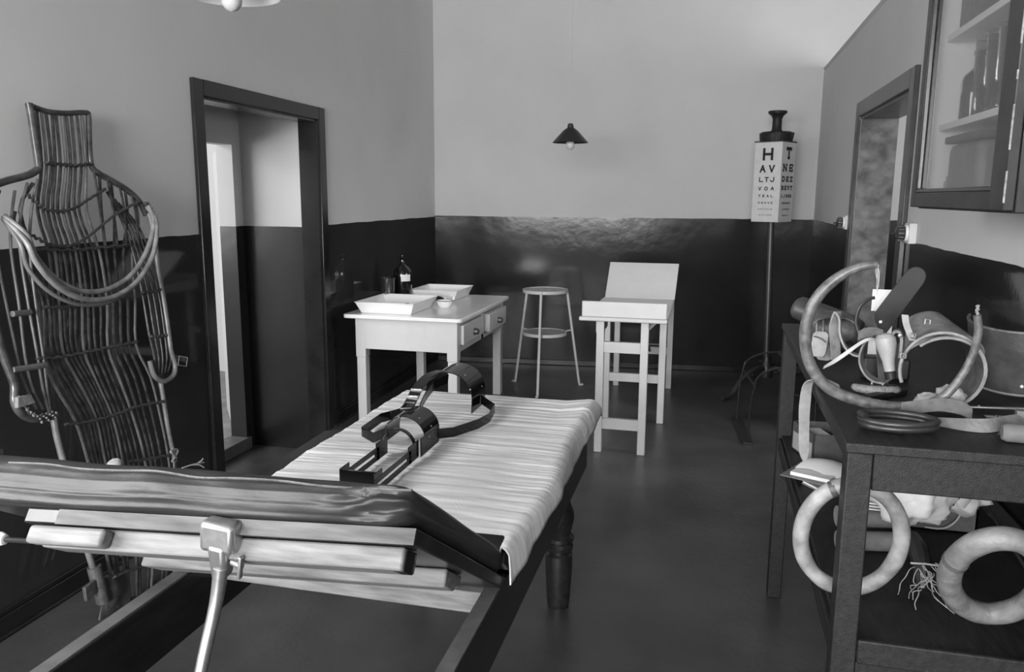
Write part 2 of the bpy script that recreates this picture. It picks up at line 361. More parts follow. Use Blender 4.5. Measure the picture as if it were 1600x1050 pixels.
hbox(-.440,-.424,HL-.060,HL-.020,-.0625,-.030).build('batten_end_notch', M['leather_dark'], couch)
hbox(-1.06,-.434,.285,.355,-.060,-.027).build('batten', M['pale_wood'], couch, bevel=.004)
hbox(-1.03,-.436,.245,.283,-.050,-.027).build('batten', M['pale_wood'], couch, bevel=.004)
# prop strut with cast clamp
st = MB().tube([hb(-.727,HL-.02,-.075), V(-.735,1.02,.86), V(-.745,.985,.76), V(-.745,.93,.64), V(-.74,.88,.54)], [.012,.0105,.010,.010,.010], n=12, smooth=5).build('prop_strut', M['steel'], couch)
q = hb(-.727,HL-.012,-.045)
MB().beam(q+V(-.030,-.002,.024), q+V(.030,-.002,.020), .036, .05).beam(q+V(0,-.004,.012), q+V(-.004,.0,-.048), .034, .038, upv=(0,1,0), w1=.026, h1=.028).build('clamp', M['steel'], couch, bevel=.008)
MB().tube([q+V(.018,-.006,-.018), q+V(.040,-.012,-.022)], .006, n=8).beam(q+V(.040,-.013,-.004), q+V(.034,-.012,-.042), .006, .010, upv=(0,1,0)).build('wing_screw', M['steel'], couch, bevel=.002)
# leather pad on the headrest
rnd = random.Random(3)
def pad_grid():
    rows = []; NX, NS = 150, 44
    T = .091; L0, L1 = .0, HL+.020; X0, X1 = -1.26, -.418
    per = []   # profile around the slab in (s, n): bottom edge -> near face -> top -> hinge end
    def arc(cx, cy, r, a0, a1, k): return [(cx+r*math.cos(a0+(a1-a0)*i/k), cy+r*math.sin(a0+(a1-a0)*i/k)) for i in range(k+1)]
    per += [(L0+.02,.001),(.3,.001),(L1-.03,.001)]
    per += arc(L1-.026,.026,.026,-math.pi/2,0,9); per += [(L1+.002,.026+(T-.026-.034)*i/16) for i in range(1,16)]
    per += arc(L1-.034,T-.034,.034,0,math.pi/2,6); per += [(L1-.034-(L1-.10)*i/8, T+.004*math.sin(i)) for i in range(1,9)]
    per += arc(L0+.04,T-.035,.035,math.pi/2,math.pi,4); per += [(L0+.005,.03)]
    from mathutils import noise
    for i in range(NX+1):
        t = i/NX; x = X0+(X1-X0)*t; e = min(t, 1-t); k = 1-(1-min(e/.045,1))**2; k = math.sqrt(max(k,0.0)); sh = .55+.45*k
        row = []
        for j, (s, n) in enumerate(per):
            n2 = T/2+(n-T/2)*sh; s2 = s if s < .3 else s-.018*(1-k)
            face = max(0, min(1,(s-(L1-.06))/.05))
            low = max(0, min(1, (.045-n)/.03)) if n > .002 else 0
            wv = noise.noise((x*4.5, n*9, 1.3))*.013 + noise.noise((x*11+n*18, n*20-x*5, 4.1))*.0045
            s2 += face*wv + face*low*.0024*math.sin(n*420+x*3+1.5*noise.noise((x*4,0,2)))
            n2 += 0 if n < .005 else (noise.noise((x*4,s*5,7.7))*.006 - .006*math.exp(-((x+.95)/.12)**2))
            if t > .82 and face > .2: s2 += .0060*min(1,(t-.82)/.1)*math.sin(n*170-x*55+2*noise.noise((x*20,n*20,3)))
            row.append(hb(x, s2, n2*(1.0-.30*t**1.3)))
        rows.append(row)
    mb = MB(); n = len(per)
    mb.add([p for r in rows for p in r], [(i*n+k, i*n+(k+1)%n, (i+1)*n+(k+1)%n, (i+1)*n+k) for i in range(NX) for k in range(n)] + [tuple(range(n-1,-1,-1)), tuple(range(NX*n,(NX+1)*n))])
    return mb
pad = pad_grid().build('leather_pad', M['leather'], couch, ang=70)
MB().tube([hb(-1.15+.0733*i, HL+.027-.005*(i%2), (.070+.003*math.sin(i*2.1))*(1-.30*((.11+.0733*i)/.842)**1.3)) for i in range(11)], .0022, n=6, smooth=4).build('seam', M['leather_brown'], pad)
# mattress
def rounded_slab(x0, x1, y0, y1, z0, z1, r, nx=16, ny=24, bulge=0.0):
    mb = MB(); rows = []; k = 5
    prof = [(0,0)]
    for iy in range(ny+1):
        ty = iy/ny; y = y0+(y1-y0)*ty; e = min(y-y0, y1-y); c = 1 if e > r else math.sqrt(max(0,1-(1-e/r)**2)); hh = (z1-z0)*(.35+.65*c); row = []
        ring = [(x0,z0)] + [(x0+r-r*math.cos(a*math.pi/2/k), z0+hh-r+r*math.sin(a*math.pi/2/k)) for a in range(k+1)]
        ring += [(x0+r+(x1-x0-2*r)*i/nx, z0+hh+bulge*math.sin(math.pi*i/nx)) for i in range(1,nx)]
        ring += [(x1-r+r*math.sin(a*math.pi/2/k), z0+hh-r+r*math.cos(a*math.pi/2/k)) for a in range(k+1)] + [(x1,z0)]
        rows.append([Vector((x,y,z)) for x, z in ring])
    n = len(rows[0]); mb.add([p for r_ in rows for p in r_], [(i*n+j, i*n+(j+1)%n, (i+1)*n+(j+1)%n, (i+1)*n+j) for i in range(ny) for j in range(n)]+[tuple(range(n-1,-1,-1)), tuple(range(ny*n,(ny+1)*n))])
    return mb
rounded_slab(-1.145,-.400,1.60,2.90,.682,.732,.028).build('mattress', M['leather_dark'], couch, ang=60)
# towel over the mattress: ribbed, drooping over the right side and far end, ragged near corner
from mathutils import noise
def towel():
    P = []; NU, NV = 260, 70
    for i in range(NU+1):
        ty = i/NU; row = []
        for j in range(NV+1):
            t = j/NV
            # near edge runs askew; right part drops over the side
            xs = -1.172 + t*(.80+.035)
            sm = max(0,min(1,(t-.56)/.30)); sm = sm*sm*(3-2*sm); ynear = 1.84-.09*t**1.2 - .17*sm + .008*math.sin(t*23) + .008*noise.noise((t*14,0,5))
            yfar = 2.925
            y = ynear+(yfar-ynear)*ty
            xe = -.372+.012*math.sin(y*7)
            z = .738; x = xs
            over = xs-(xe-.045)
            if over > 0:
                a = min(over/.03, math.pi/2*.92); x = xe-.045+.032*math.sin(a)+ .003*noise.noise((y*9,1,1)); z -= .032*(1-math.cos(a)); 
                rest = over-.03*math.pi/2*.92
                hang = 1+.30*noise.noise((y*6,3,3))+.15*math.sin(y*19)
                if rest > 0: z -= rest*1.0*hang; x += rest*.14+.006*noise.noise((y*11,z*8,2))
            fo = y-2.87
            if fo > 0: z -= 9*fo*fo
            dr_ = 1.675-y
            if dr_ > 0 and over <= 0: z -= .55*dr_+4*dr_*dr_
            if t < .03: z -= (.03-t)*.7
            # corner at far right rolls up into a soft bulge
            if t > .80 and y > 2.55: z += .016*math.sin(min(1,(y-2.55)/.35)*math.pi*.75)*min(1,(t-.80)/.1)*(1 if over < .02 else .6)
            # ribs across the cloth
            yy = y+.02*math.sin(x*4+1)+.012*noise.noise((x*5,y*3,6))
            amp = 1 if over < 0 else .4
            z += amp*(.0042*noise.noise((x*1.6,yy*30,0))+.0030*noise.noise((x*2.6,yy*62,3))+.0016*math.sin(yy*2*math.pi/.021+2*noise.noise((x*3,y*5,1)))*max(0,.4+noise.noise((x*2,y*4,8))))+.005*noise.noise((x*5,y*5,9))
            row.append(Vector((x,y,z)))
        P.append(row)
    return MB().sheet(P, .003)
tw = towel().build('towel', mat('towelling', .72, .9, var=.16, vscale=6, stretch=(1,13,1), bump=.2, bscale=160), None, ang=180)
tag(tw, 'pale ribbed towel with a frayed corner spread over the treatment couch', 'towel')

# ================================================================== white work table with two drawers
wt = thing('work_table', 'white painted table with two drawers, standing against the left wall', 'table', (-1.87,5.22,0))
tx0, tx1, ty0, ty1, tz = -2.27, -1.475, 4.615, 5.835, .75
def rr(x0,x1,y0,y1,r=.03,k=4):
    P = []
    for (cx,cy,a) in ((x1-r,y1-r,0),(x0+r,y1-r,90),(x0+r,y0+r,180),(x1-r,y0+r,270)):
        for i in range(k+1): t = math.radians(a+90*i/k); P.append((cx+r*math.cos(t), cy+r*math.sin(t)))
    return P
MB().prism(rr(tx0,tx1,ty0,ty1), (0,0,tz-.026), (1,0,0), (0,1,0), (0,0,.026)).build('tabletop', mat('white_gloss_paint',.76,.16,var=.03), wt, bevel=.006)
ax0, ax1, ay0, ay1 = tx0+.07, tx1-.04, ty0+.045, ty1-.045
az0 = tz-.026-.20
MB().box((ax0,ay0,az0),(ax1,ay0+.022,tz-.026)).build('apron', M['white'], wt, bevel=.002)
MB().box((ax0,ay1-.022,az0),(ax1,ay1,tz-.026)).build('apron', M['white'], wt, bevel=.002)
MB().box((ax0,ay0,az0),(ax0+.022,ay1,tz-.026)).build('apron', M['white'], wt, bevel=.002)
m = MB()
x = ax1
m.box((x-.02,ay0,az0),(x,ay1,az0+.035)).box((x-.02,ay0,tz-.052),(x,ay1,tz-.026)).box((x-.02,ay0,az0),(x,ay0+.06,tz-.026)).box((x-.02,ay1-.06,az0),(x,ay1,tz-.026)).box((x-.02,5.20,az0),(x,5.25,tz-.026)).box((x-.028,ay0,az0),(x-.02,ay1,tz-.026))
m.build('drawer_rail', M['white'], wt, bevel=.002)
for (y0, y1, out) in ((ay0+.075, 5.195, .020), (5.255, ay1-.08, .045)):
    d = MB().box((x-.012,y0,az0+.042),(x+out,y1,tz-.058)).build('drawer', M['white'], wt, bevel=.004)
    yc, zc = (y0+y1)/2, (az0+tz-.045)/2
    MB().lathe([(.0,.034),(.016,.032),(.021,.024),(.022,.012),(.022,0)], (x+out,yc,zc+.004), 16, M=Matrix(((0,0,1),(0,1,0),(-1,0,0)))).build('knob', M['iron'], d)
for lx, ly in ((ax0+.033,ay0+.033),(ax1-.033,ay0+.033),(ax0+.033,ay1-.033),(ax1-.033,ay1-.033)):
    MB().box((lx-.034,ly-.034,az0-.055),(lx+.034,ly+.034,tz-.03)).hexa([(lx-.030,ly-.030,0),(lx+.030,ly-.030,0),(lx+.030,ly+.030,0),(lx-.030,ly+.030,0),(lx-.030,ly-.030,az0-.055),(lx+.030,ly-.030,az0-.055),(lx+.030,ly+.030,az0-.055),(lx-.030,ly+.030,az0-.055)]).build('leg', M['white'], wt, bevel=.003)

# ---- things on the table
def tray(name, cx, cy, lx, ly, h, fl, label, rz=0):
    t = thing(name, label, 'tray', (cx,cy,tz+.001), rz, 'enamel trays on the white table')
    c, s = math.cos(rz), math.sin(rz)
    W = lambda x, y, z: V(cx+x*c-y*s, cy+x*s+y*c, tz+.001+z)
    a, b = lx/2, ly/2; i = .004
    m = MB(); ring = lambda e, z: [W(-a-e,-b-e,z),W(a+e,-b-e,z),W(a+e,b+e,z),W(-a-e,b+e,z)]
    vs = ring(-fl,0)+ring(0,h)+ring(-i,h)+ring(-fl-i,i)
    fs = [(3,2,1,0)]
    for k in range(4): l = (k+1)%4; fs += [(k,l,4+l,4+k),(4+k,4+l,8+l,8+k),(8+k,8+l,12+l,12+k)]
    fs.append((12,13,14,15)); m.add(vs, fs).build('pan', M['white_gloss'], t, bevel=.003)
    rm = ring(.001,h); MB().tube(rm, .0028, n=6, closed=True).build('rim', M['white_gloss'], t)
    return t
t1 = tray('enamel_tray', -2.005, 4.90, .40, .46, .072, .03, 'large white enamel tray with flared sides at the near end of the white table')
MB().lathe([(0,0),(.014,0),(.012,.002),(0,.003)], (-1.855,4.69,tz+.0735), 10).build('chipped_spot', M['black_iron'], t1)
tray('enamel_tray', -1.935, 5.60, .36, .40, .072, .03, 'white enamel tray at the far end of the table, partly hidden by the bottle')
bw = thing('bowl', 'small white enamel cup with a thin black rim beside the near tray', 'bowl', (-1.745,5.10,tz+.001))
c = V(-1.745,5.10,tz+.001)
MB().lathe([(0,0),(.036,0),(.046,.012),(.056,.040),(.058,.046),(.054,.046),(.044,.014),(.034,.005),(0,.004)], c, 28).build('body', M['white_gloss'], bw)
MB().tube([c+V(.058*math.cos(a*math.pi/12),.058*math.sin(a*math.pi/12),.046) for a in range(24)], .0022, n=6, closed=True).build('rim', M['black_iron'], bw)
MB().tube([c+V(.05,.025,.048), c+V(.058,.03,.062), c+V(.052,.03,.072), c+V(.03,.035,.078)], [.006,.007,.005,.002], n=8, smooth=3).build('spout', M['white_gloss'], bw)
dp = thing('handled_tool', 'small tool with a curved black handle and white head lying behind the cup', 'tool', (-1.82,5.24,tz+.001))
MB().tube([V(-1.935,5.20,tz+.018), V(-1.89,5.21,tz+.034), V(-1.83,5.22,tz+.048), V(-1.795,5.225,tz+.034)], [.009,.013,.012,.009], n=10, smooth=4).build('handle', M['black_lacquer'], dp)
MB().lathe([(.0,0),(.022,0),(.020,.014),(.012,.03),(.011,.045),(0,.05)], (-1.785,5.23,tz+.001), 16).build('head', M['white_gloss'], dp)
bo = thing('bottle', 'tall dark glass bottle with a pale paper label on the white table', 'bottle', (ay(629,430,5.37).x,5.37,tz+.001))
bc = V(ay(629,430,5.37).x,5.37,tz+.001)
MB().lathe([(0,0),(.062,0),(.067,.006),(.067,.185),(.063,.212),(.046,.236),(.026,.250),(.018,.262),(.0165,.290),(.020,.292),(.020,.306),(.013,.308),(.0,.308)], bc, 32).build('body', M['bottle'], bo)
MB().lathe([(.012,.308),(.014,.312),(.013,.322),(0,.324)], bc, 14).build('stopper', M['bottle'], bo)
m = MB(); P = []
for i in range(9):
    a = math.radians(-78+ 62*i/8); P.append([bc+V(.0678*math.cos(a),.0678*math.sin(a),z) for z in (.142,.166,.190)])
m.sheet(P,.0008).build('paper_label', M['paper'], bo)
gl = thing('beaker', 'clear glass beaker standing left of the dark bottle', 'glass', (ay(606,440,5.17).x,5.17,tz+.001))
MB().lathe([(0,0),(.042,0),(.046,.005),(.050,.175),(.053,.182),(.0490,.182),(.0455,.008),(0,.006)], (ay(606,440,5.17).x,5.17,tz+.001), 28).build('body', M['glass_clear'], gl)

# ================================================================== stool
so = thing('stool', 'white tubular metal stool with three splayed legs and a round lower shelf', 'stool', (-1.24,6.03,0))
sc = V(-1.24,6.03,0)
def disc(z, r, name):
    MB().lathe([(0,z-.006),(r-.004,z-.006),(r-.004,z-.001),(0,z-.001)], sc, 40).build(name, M['stool_top'], so)
    MB().lathe([(r-.006,z-.020),(r,z-.020),(r,z+.003),(r-.006,z+.003),(r-.006,z-.020)], sc, 40, cap=False).build(name+'_rim', M['white'], so)
M['stool_top'] = mat('stool_top_enamel', .20, .25, var=.1)
disc(.785,.176,'seat'); disc(.452,.172,'shelf')
for a, fr in ((-88,.29),(152,.305),(33,.305)):
    a = math.radians(a); d = V(math.cos(a),math.sin(a),0)
    MB().tube([sc+d*.181+V(0,0,.785), sc+d*(.181+(fr-.181)*.97)+V(0,0,.03), sc+d*fr+V(0,0,.006), sc+d*(fr+.03)+V(0,0,.005)], .0105, n=10).build('leg', M['white'], so)
    MB().beam(sc+d*.165+V(0,0,.448), sc+d*.238+V(0,0,.458), .012,.008).build('bracket', M['white'], so)

# ================================================================== examination couch (white)
ec = thing('examination_couch', 'narrow white wooden examination couch with raised back panel and footboard, by the back wall', 'examination couch', (-.47,5.4,0))
def post(x, y, zt, s=.044): return MB().box((x-s/2,y-s/2,0),(x+s/2,y+s/2,zt)).build('leg', M['white'], ec, bevel=.003)
for x in (-.605,-.350): post(x,4.565,.80)
for x in (-.655,-.285): post(x,5.27,.80)
for x in (-.70,-.285): post(x,6.29,.80)
for z in (.175,.636): MB().box((-.583,4.550,z-.032),(-.372,4.580,z+.032)).build('stretcher', M['white'], ec, bevel=.002)
for z in (.30,.76): MB().box((-.633,5.255,z-.028),(-.307,5.285,z+.028)).build('stretcher', M['white'], ec, bevel=.002)
for z in (.30,.76): MB().box((-.678,6.275,z-.028),(-.307,6.305,z+.028)).build('stretcher', M['white'], ec, bevel=.002)
for sx in (0,1):
    a = V((-.612,-.343)[sx],4.57,.77); b = V((-.662,-.283)[sx],5.27,.77); c = V((-.70,-.281)[sx],6.29,.77)
    MB().beam(a,b,.024,.07).build('side_rail', M['white'], ec, bevel=.002); MB().beam(b,c,.024,.07).build('side_rail', M['white'], ec, bevel=.002)
MB().hexa([(-.715,4.49,.800),(-.228,4.49,.797),(-.225,5.33,.815),(-.690,5.33,.815),(-.715,4.49,.818),(-.228,4.49,.815),(-.225,5.33,.833),(-.690,5.33,.833)]).build('seat_board', M['white'], ec, bevel=.006)
MB().box((-.722,4.478,.797),(-.222,4.520,.820)).build('nosing', M['white'], ec, bevel=.006)
MB().box((-.708,4.497,.82),(-.228,4.520,.909)).build('footboard', M['white'], ec, bevel=.004)
MB().hexa([(-.682,5.31,.833),(-.222,5.31,.833),(-.222,5.33,.828),(-.682,5.33,.828),(-.692,5.63,1.045),(-.215,5.63,1.045),(-.215,5.65,1.035),(-.692,5.65,1.035)]).build('back_panel', M['white'], ec, bevel=.004)
MB().beam((-.46,5.62,1.02),(-.44,5.95,.42),.02,.012,upv=(0,1,0)).beam((-.44,5.95,.44),(-.44,6.26,.30),.02,.012).build('prop_bar', M['black_iron'], ec)
MB().tube([(-.66,5.9,.42),(-.285,5.9,.42)], .006, n=8).build('prop_rod', M['steel'], ec)
MB().beam((-.615,4.58,.765),(-.615,4.80,.77),.04,.10).build('corner_bracket', M['white'], ec)

# ================================================================== eye chart
ch = thing('eye_chart', 'square eye test box with printed letters on a tall dark pole', 'eye chart', (.50,6.50,0))
cc = V(.435,6.54,0); ca = math.radians(-31); s = .222
ux = V(math.cos(ca),math.sin(ca),0); uy = V(-math.sin(ca),math.cos(ca),0); Z = V(0,0,1)
def cbox(a0,a1,b0,b1,z0,z1): return MB().hexa([cc+ux*a+uy*b+Z*z for z in (z0,z1) for a,b in ((a0,b0),(a1,b0),(a1,b1),(a0,b1))])
M['chart'] = mat('chart_card', .50, .5, var=.06, vscale=20)
cbox(-s/2,s/2,-s/2,s/2,1.315,1.912).build('card_box', M['chart'], ch, bevel=.003)
cbox(-s/2-.004,s/2+.004,-s/2-.004,s/2+.004,1.912,1.920).build('lid', M['black_iron'], ch)
STR = {'H':[(0,0,0,1),(1,0,1,1),(0,.5,1,.5)],'A':[(0,0,.5,1),(1,0,.5,1),(.2,.36,.8,.36)],'V':[(0,1,.5,0),(1,1,.5,0)],'L':[(0,1,0,0),(0,0,1,0)],'T':[(0,1,1,1),(.5,0,.5,1)],
 'J':[(1,1,1,.25),(1,.25,.7,0),(.7,0,.3,0),(.3,0,0,.25)],'O':[(.3,0,.7,0),(.7,0,1,.3),(1,.3,1,.7),(1,.7,.7,1),(.7,1,.3,1),(.3,1,0,.7),(0,.7,0,.3),(0,.3,.3,0)],
 'E':[(0,0,0,1),(0,1,1,1),(0,.5,.8,.5),(0,0,1,0)],'N':[(0,0,0,1),(0,1,1,0),(1,0,1,1)],'D':[(0,0,0,1),(0,1,.6,1),(.6,1,1,.7),(1,.7,1,.3),(1,.3,.6,0),(.6,0,0,0)],
 'Z':[(0,1,1,1),(1,1,0,0),(0,0,1,0)],'B':[(0,0,0,1),(0,1,.8,.95),(.8,.95,.8,.55),(0,.52,.9,.5),(.9,.5,.9,.05),(.9,.05,0,0)],'I':[(.5,0,.5,1)],'S':[(1,.9,.5,1),(.5,1,0,.8),(0,.8,1,.25),(1,.25,.5,0),(.5,0,0,.1)],
 'X':[(0,0,1,1),(0,1,1,0)],'C':[(1,.85,.6,1),(.6,1,0,.7),(0,.7,0,.3),(0,.3,.6,0),(.6,0,1,.15)],'P':[(0,0,0,1),(0,1,.9,.95),(.9,.95,.9,.5),(.9,.5,0,.48)]}
def letters(rows, org, du, nrm, serif):
    m = MB()
    for txt, zc, hh, wd, xs in rows:
        for chh, xc in zip(txt, xs):
            wl = hh*wd; th = hh*(.23 if serif else .21)
            def pt(x, y): return org+du*(xc+(x-.5)*(wl-th))+Z*(zc+(y-.5)*(hh-th))
            for (x0,y0,x1,y1) in STR[chh]:
                a, b = pt(x0,y0), pt(x1,y1); d = (b-a).normalized()*th*.5
                m.beam(a-d+nrm*.0006, b+d+nrm*.0006, .0012 if False else th, .0016, upv=nrm)
            if serif:
                ends = {'T':[(.5,0),(0,.93),(1,.93)],'N':[(0,0),(0,1),(1,1)],'E':[(1,.85),(1,.15)],'L':[(0,1),(1,.15)],'I':[(.5,0),(.5,1)],'V':[(0,1),(1,1)],'B':[(0,0),(0,1)],'D':[(0,0),(0,1)],'P':[(0,0)],'Z':[(0,.85),(1,.15)]}.get(chh,[])
                for (x,y) in ends:
                    a = pt(x,y); up_ = y not in (0,1)
                    dd_ = Z*hh*.13 if up_ else du*hh*.2
                    m.beam(a-dd_+nrm*.0006, a+dd_+nrm*.0006, th*.9, .0016, upv=nrm)
    return m
def sp(n, w): return [(-w/2+w*i/(n-1)) if n > 1 else 0 for i in range(n)]
rowsL = [('H',1.822,.092,.92,[.0]),('AV',1.714,.056,.85,sp(2,.074)),('LTJ',1.634,.037,.9,sp(3,.090)),('VOA',1.567,.028,.95,sp(3,.102)),('TEAL',1.511,.020,.9,sp(4,.103)),('ONHVE',1.460,.015,.95,sp(5,.105)),('COATVLN',1.412,.009,.9,sp(7,.105)),('PETALVNOB',1.368,.007,.9,sp(9,.105))]
for row_ in rowsL:
    for c_, x_ in zip(row_[0], row_[4]): letters([(c_,)+row_[1:4]+([x_],)], cc-uy*(s/2), ux, -uy, False).build('letter', M['ink'], ch, flat=True)
rowsR = [('T',1.830,.090,.95,[.0]),('NE',1.722,.058,1.0,sp(2,.100)),('DEZ',1.638,.042,1.0,sp(3,.125)),('BEVT',1.572,.034,1.0,sp(4,.140)),('LIOEE',1.512,.024,1.0,sp(5,.135)),('VNDEBT',1.458,.015,1.0,sp(6,.125)),('LOTED',1.412,.012,1.0,sp(5,.085)),('ENVOLT',1.365,.009,1.0,sp(6,.090))]
for row_ in rowsR:
    for c_, x_ in zip(row_[0], row_[4]): letters([(c_,)+row_[1:4]+([x_],)], cc+ux*(s/2), uy, ux, True).build('letter', M['ink'], ch, flat=True)
MB().lathe([(0,1.920),(.118,1.920),(.122,1.94),(.124,1.975),(.110,1.990),(.05,1.992),(0,1.992)], cc, 24).build('cap', M['dark_wood_top'] if 'dark_wood_top' in M else M['mid_wood'], ch)
for a in (150,-90,-20,60):
    a = math.radians(a); d = V(math.cos(a),math.sin(a),0); MB().beam(cc+d*.112+Z*1.925, cc+d*.124+Z*1.985, .05,.012, upv=d).build('lug', M['mid_wood'], ch, bevel=.003)
MB().lathe([(.0,1.99),(.050,1.99),(.036,2.01),(.034,2.085),(.045,2.11),(.068,2.128),(.070,2.142),(.066,2.146),(.05,2.140),(0,2.136)], cc, 24).build('finial', M['mid_wood'], ch)
pb = V(.462,6.47,0)
MB().tube([cc+Z*1.32, pb+Z*.12], [.026,.028], n=14).build('pole', M['pole'] if 'pole' in M else mat('pole_paint',.035,.4,var=.2), ch)
MB().lathe([(0,.10),(.05,.10),(.055,.14),(.05,.19),(.035,.22),(.03,.26)], pb, 18).build('hub', M['black_iron'], ch)
for k, a in enumerate((-125,-48,100)):
    a = math.radians(a); d = V(math.cos(a),math.sin(a),0); L_ = (.58,.36,.42)[k]
    MB().tube([pb+d*.03+Z*.16, pb+d*.12+Z*.19, pb+d*.24*L_/.42+Z*.13, pb+d*.33*L_/.42+Z*.035, pb+d*L_+Z*.018], [.022,.026,.022,.020,.016], n=10, smooth=5, flat=.75).build('foot', M['iron_foot'] if 'iron_foot' in M else mat('cast_iron_foot',.035,.3), ch)

# ================================================================== iron cradle stand
cr = thing('wire_cradle', 'low black iron rod cradle with two arched hoops standing by the eye chart pole', 'cradle stand', (.45,5.2,0))
for (x0,y0,x1) in ((.272,4.97,.74),(.222,5.46,.72)):
    hgt = .50; P = [V(x0,y0,.012), V(x0+.005,y0,.25), V(x0+.02,y0,.345)]
    for a in range(1,8):
        t = math.pi*a/8; P.append(V((x0+x1)/2-(x1-x0)/2*.93*math.cos(t), y0, .36+.13*math.sin(t)))
    P += [V(x1-.02,y0,.345), V(x1-.005,y0,.25), V(x1,y0,.012)]
    MB().tube(P, .0065, n=8, smooth=3).build('hoop', M['iron_rod'] if 'iron_rod' in M else mat('iron_rod',.02,.25), cr)
for x0, x1 in ((.222,.272),(.72,.74)):
    MB().beam((x0,5.50,.007),(x1,4.92,.007),.06,.014).build('foot_plate', M['black_iron'], cr, bevel=.002)
    MB().tube([(x0+.025 if x0<.5 else x0-.025,5.46,.355),(x1+.025 if x0<.5 else x1-.02,4.97,.355)], .006, n=8).build('cross_rod', M['black_iron'], cr)
MB().tube([(.46,5.46,.49),(.50,4.97,.49)], .006, n=8).build('cross_rod', M['black_iron'], cr)

# ================================================================== lamps
def pendant(name, label, c, rr_, hh, m_out, bulb=.026):
    t = thing(name, label, 'lamp', c); c = Vector(c)
    MB().lathe([(.012,hh),(.018,hh*.96),(.022,hh*.78),(.05,hh*.62),(rr_,.0),(rr_-.003,0),(.05,hh*.62-.006),(.018,hh*.74)], c, 40, cap=False).build('lamp_shade', m_out, t)
    MB().lathe([(0,hh*.8),(.016,hh*.8),(.017,hh*.3),(0,hh*.3)], c, 14).build('lampholder', M['bakelite'], t)
    MB().lathe([(.012,hh*.35),(.014,hh*.25),(bulb*.85,0.006),(bulb,-.014),(bulb*.92,-.028),(bulb*.55,-.042),(0,-.048)], c, 20).build('bulb', M['bulb'], t)
    MB().tube([c+Z*hh, V(c.x,c.y,H-.03)], .0013, n=6).build('cord', M['cord'], t)
    MB().lathe([(0,0),(.04,0),(.045,-.02),(.02,-.035),(0,-.036)], V(c.x,c.y,H), 18).build('ceiling_rose', M['porcelain'], t)
M['bulb'] = mat('frosted_bulb', .45, .25); M['cord'] = mat('grey_cord', .40, .7)
c = ay(891,223,5.4)
pendant('pendant_lamp', 'small dark conical pendant lamp hanging in the middle of the room', (c.x,c.y,c.z), .121, .125, M['black_iron'], .030)
c = ay(362,3,2.35)
pendant('pendant_lamp', 'pale wide pendant lamp shade cut by the top edge above the left doorway', (c.x,c.y,c.z+.018), .150, .12, M['white_gloss'], .032)
# ================================================================== cane carrying stretcher leaning on the left wall
lean0 = V(-2.058,2.2,0); lean1 = V(-2.285,2.2,1.789); LN = V(0,1,0).cross(lean1-lean0)
LN.normalize(); LN = LN if LN.x > 0 else -LN
def bk(x, y, lift=0.0): return ap(x, y, lean0, LN) + LN*lift
bs = thing('cane_stretcher', 'body-shaped cane slat stretcher with curved hand loops leaning against the left wall', 'stretcher', (-2.12,2.35,0))
Ys = [180,262,340,400,480,550,600,655,715,800,870,948]
XA = [44,53,44,46,50,55,72,106,126,146,157,172]
XB = [118,124,160,186,200,202,224,238,252,262,262,250]
def slat_path(k):
    t = k/16; P = []; head = 3 <= k <= 12
    if head:
        u = (k-3)/9; P += [(45+73*u, 174+9*u), (53+71*u, 262), (56+72*u+4*(u-.5), 330)]
    else:
        P += {0:[(8,345)],1:[(14,332),(12,352)],2:[(40,288),(24,330)],13:[(146,276),(152,330)],14:[(164,286),(172,335)],15:[(184,298),(190,340)],16:[(202,314),(206,350)]}[k]
    for y, a, b in zip(Ys[3:], XA[3:], XB[3:]):
        if not head and y == 400 and k < 3: P.append((24+12*k, 400)); continue
        if k > 12 and y == 400: P.append((160+12.5*(k-13), 400)); continue
        tt = t + (.05*math.sin(t*math.pi*2)*(1 if t < .5 else .4) if 560 < y < 700 else 0)
        P.append((a+(b-a)*tt, y - (10*tt if 390 < y < 700 else 0)))
    return [bk(x+rnd.uniform(-1.3,1.3), y, .03 + (-.024*(1-4*(t-.5)**2) if y > 300 else 0)) for x, y in P]
for k in range(17):
    P = slat_path(k)
    if k % 3 == 1: P = P[:-1]
    MB().tube(P, [.0064+rnd.uniform(-.0008,.0012)]*len(P), n=7, smooth=3, flat=.8).build('cane_slat', M['cane'] if k % 4 else M['cane_light'], bs, ang=60)
# shoulder and arm slats
for k in range(5):
    t = k/4
    P = [bk(160+24*t,300+24*t,.02), bk(180+26*t,345+10*t,.03), bk(196+26*t,395,.035), bk(208+34*t,455,.04), bk(219+33*t,520,.04), bk(228+26*t,560,.04), bk(232+18*t,588-6*t,.035)]
    MB().tube(P, .0052, n=7, smooth=3).build('cane_slat', M['cane'], bs, ang=60)
for P in ([(10,300),(2,345),(0,395),(12,480),(22,560),(36,610),(54,640)], [(30,288),(18,330),(14,390),(26,475),(42,560),(52,610),(64,645)], [(-18,330),(-22,390),(-14,450),(4,535),(18,590),(44,640)], [(46,282),(34,330),(30,400),(40,490),(52,570),(58,610),(66,646)]):
    MB().tube([bk(x,y,.034+.012*math.sin(math.pi*i/(len(P)-1))) for i,(x,y) in enumerate(P)], .0050, n=7, smooth=3).build('cane_slat', M['cane_light'], bs, ang=60)
for P in ([(134,264),(140,300),(147,345),(154,392)], [(155,280),(162,312),(168,350),(172,390)], [(175,292),(181,320),(184,352),(186,388)], [(194,305),(200,330),(203,360),(206,395)]):
    MB().tube([bk(x,y,.034) for x,y in P], .0058, n=7, smooth=3, flat=.8).build('cane_slat', M['cane'], bs, ang=60)
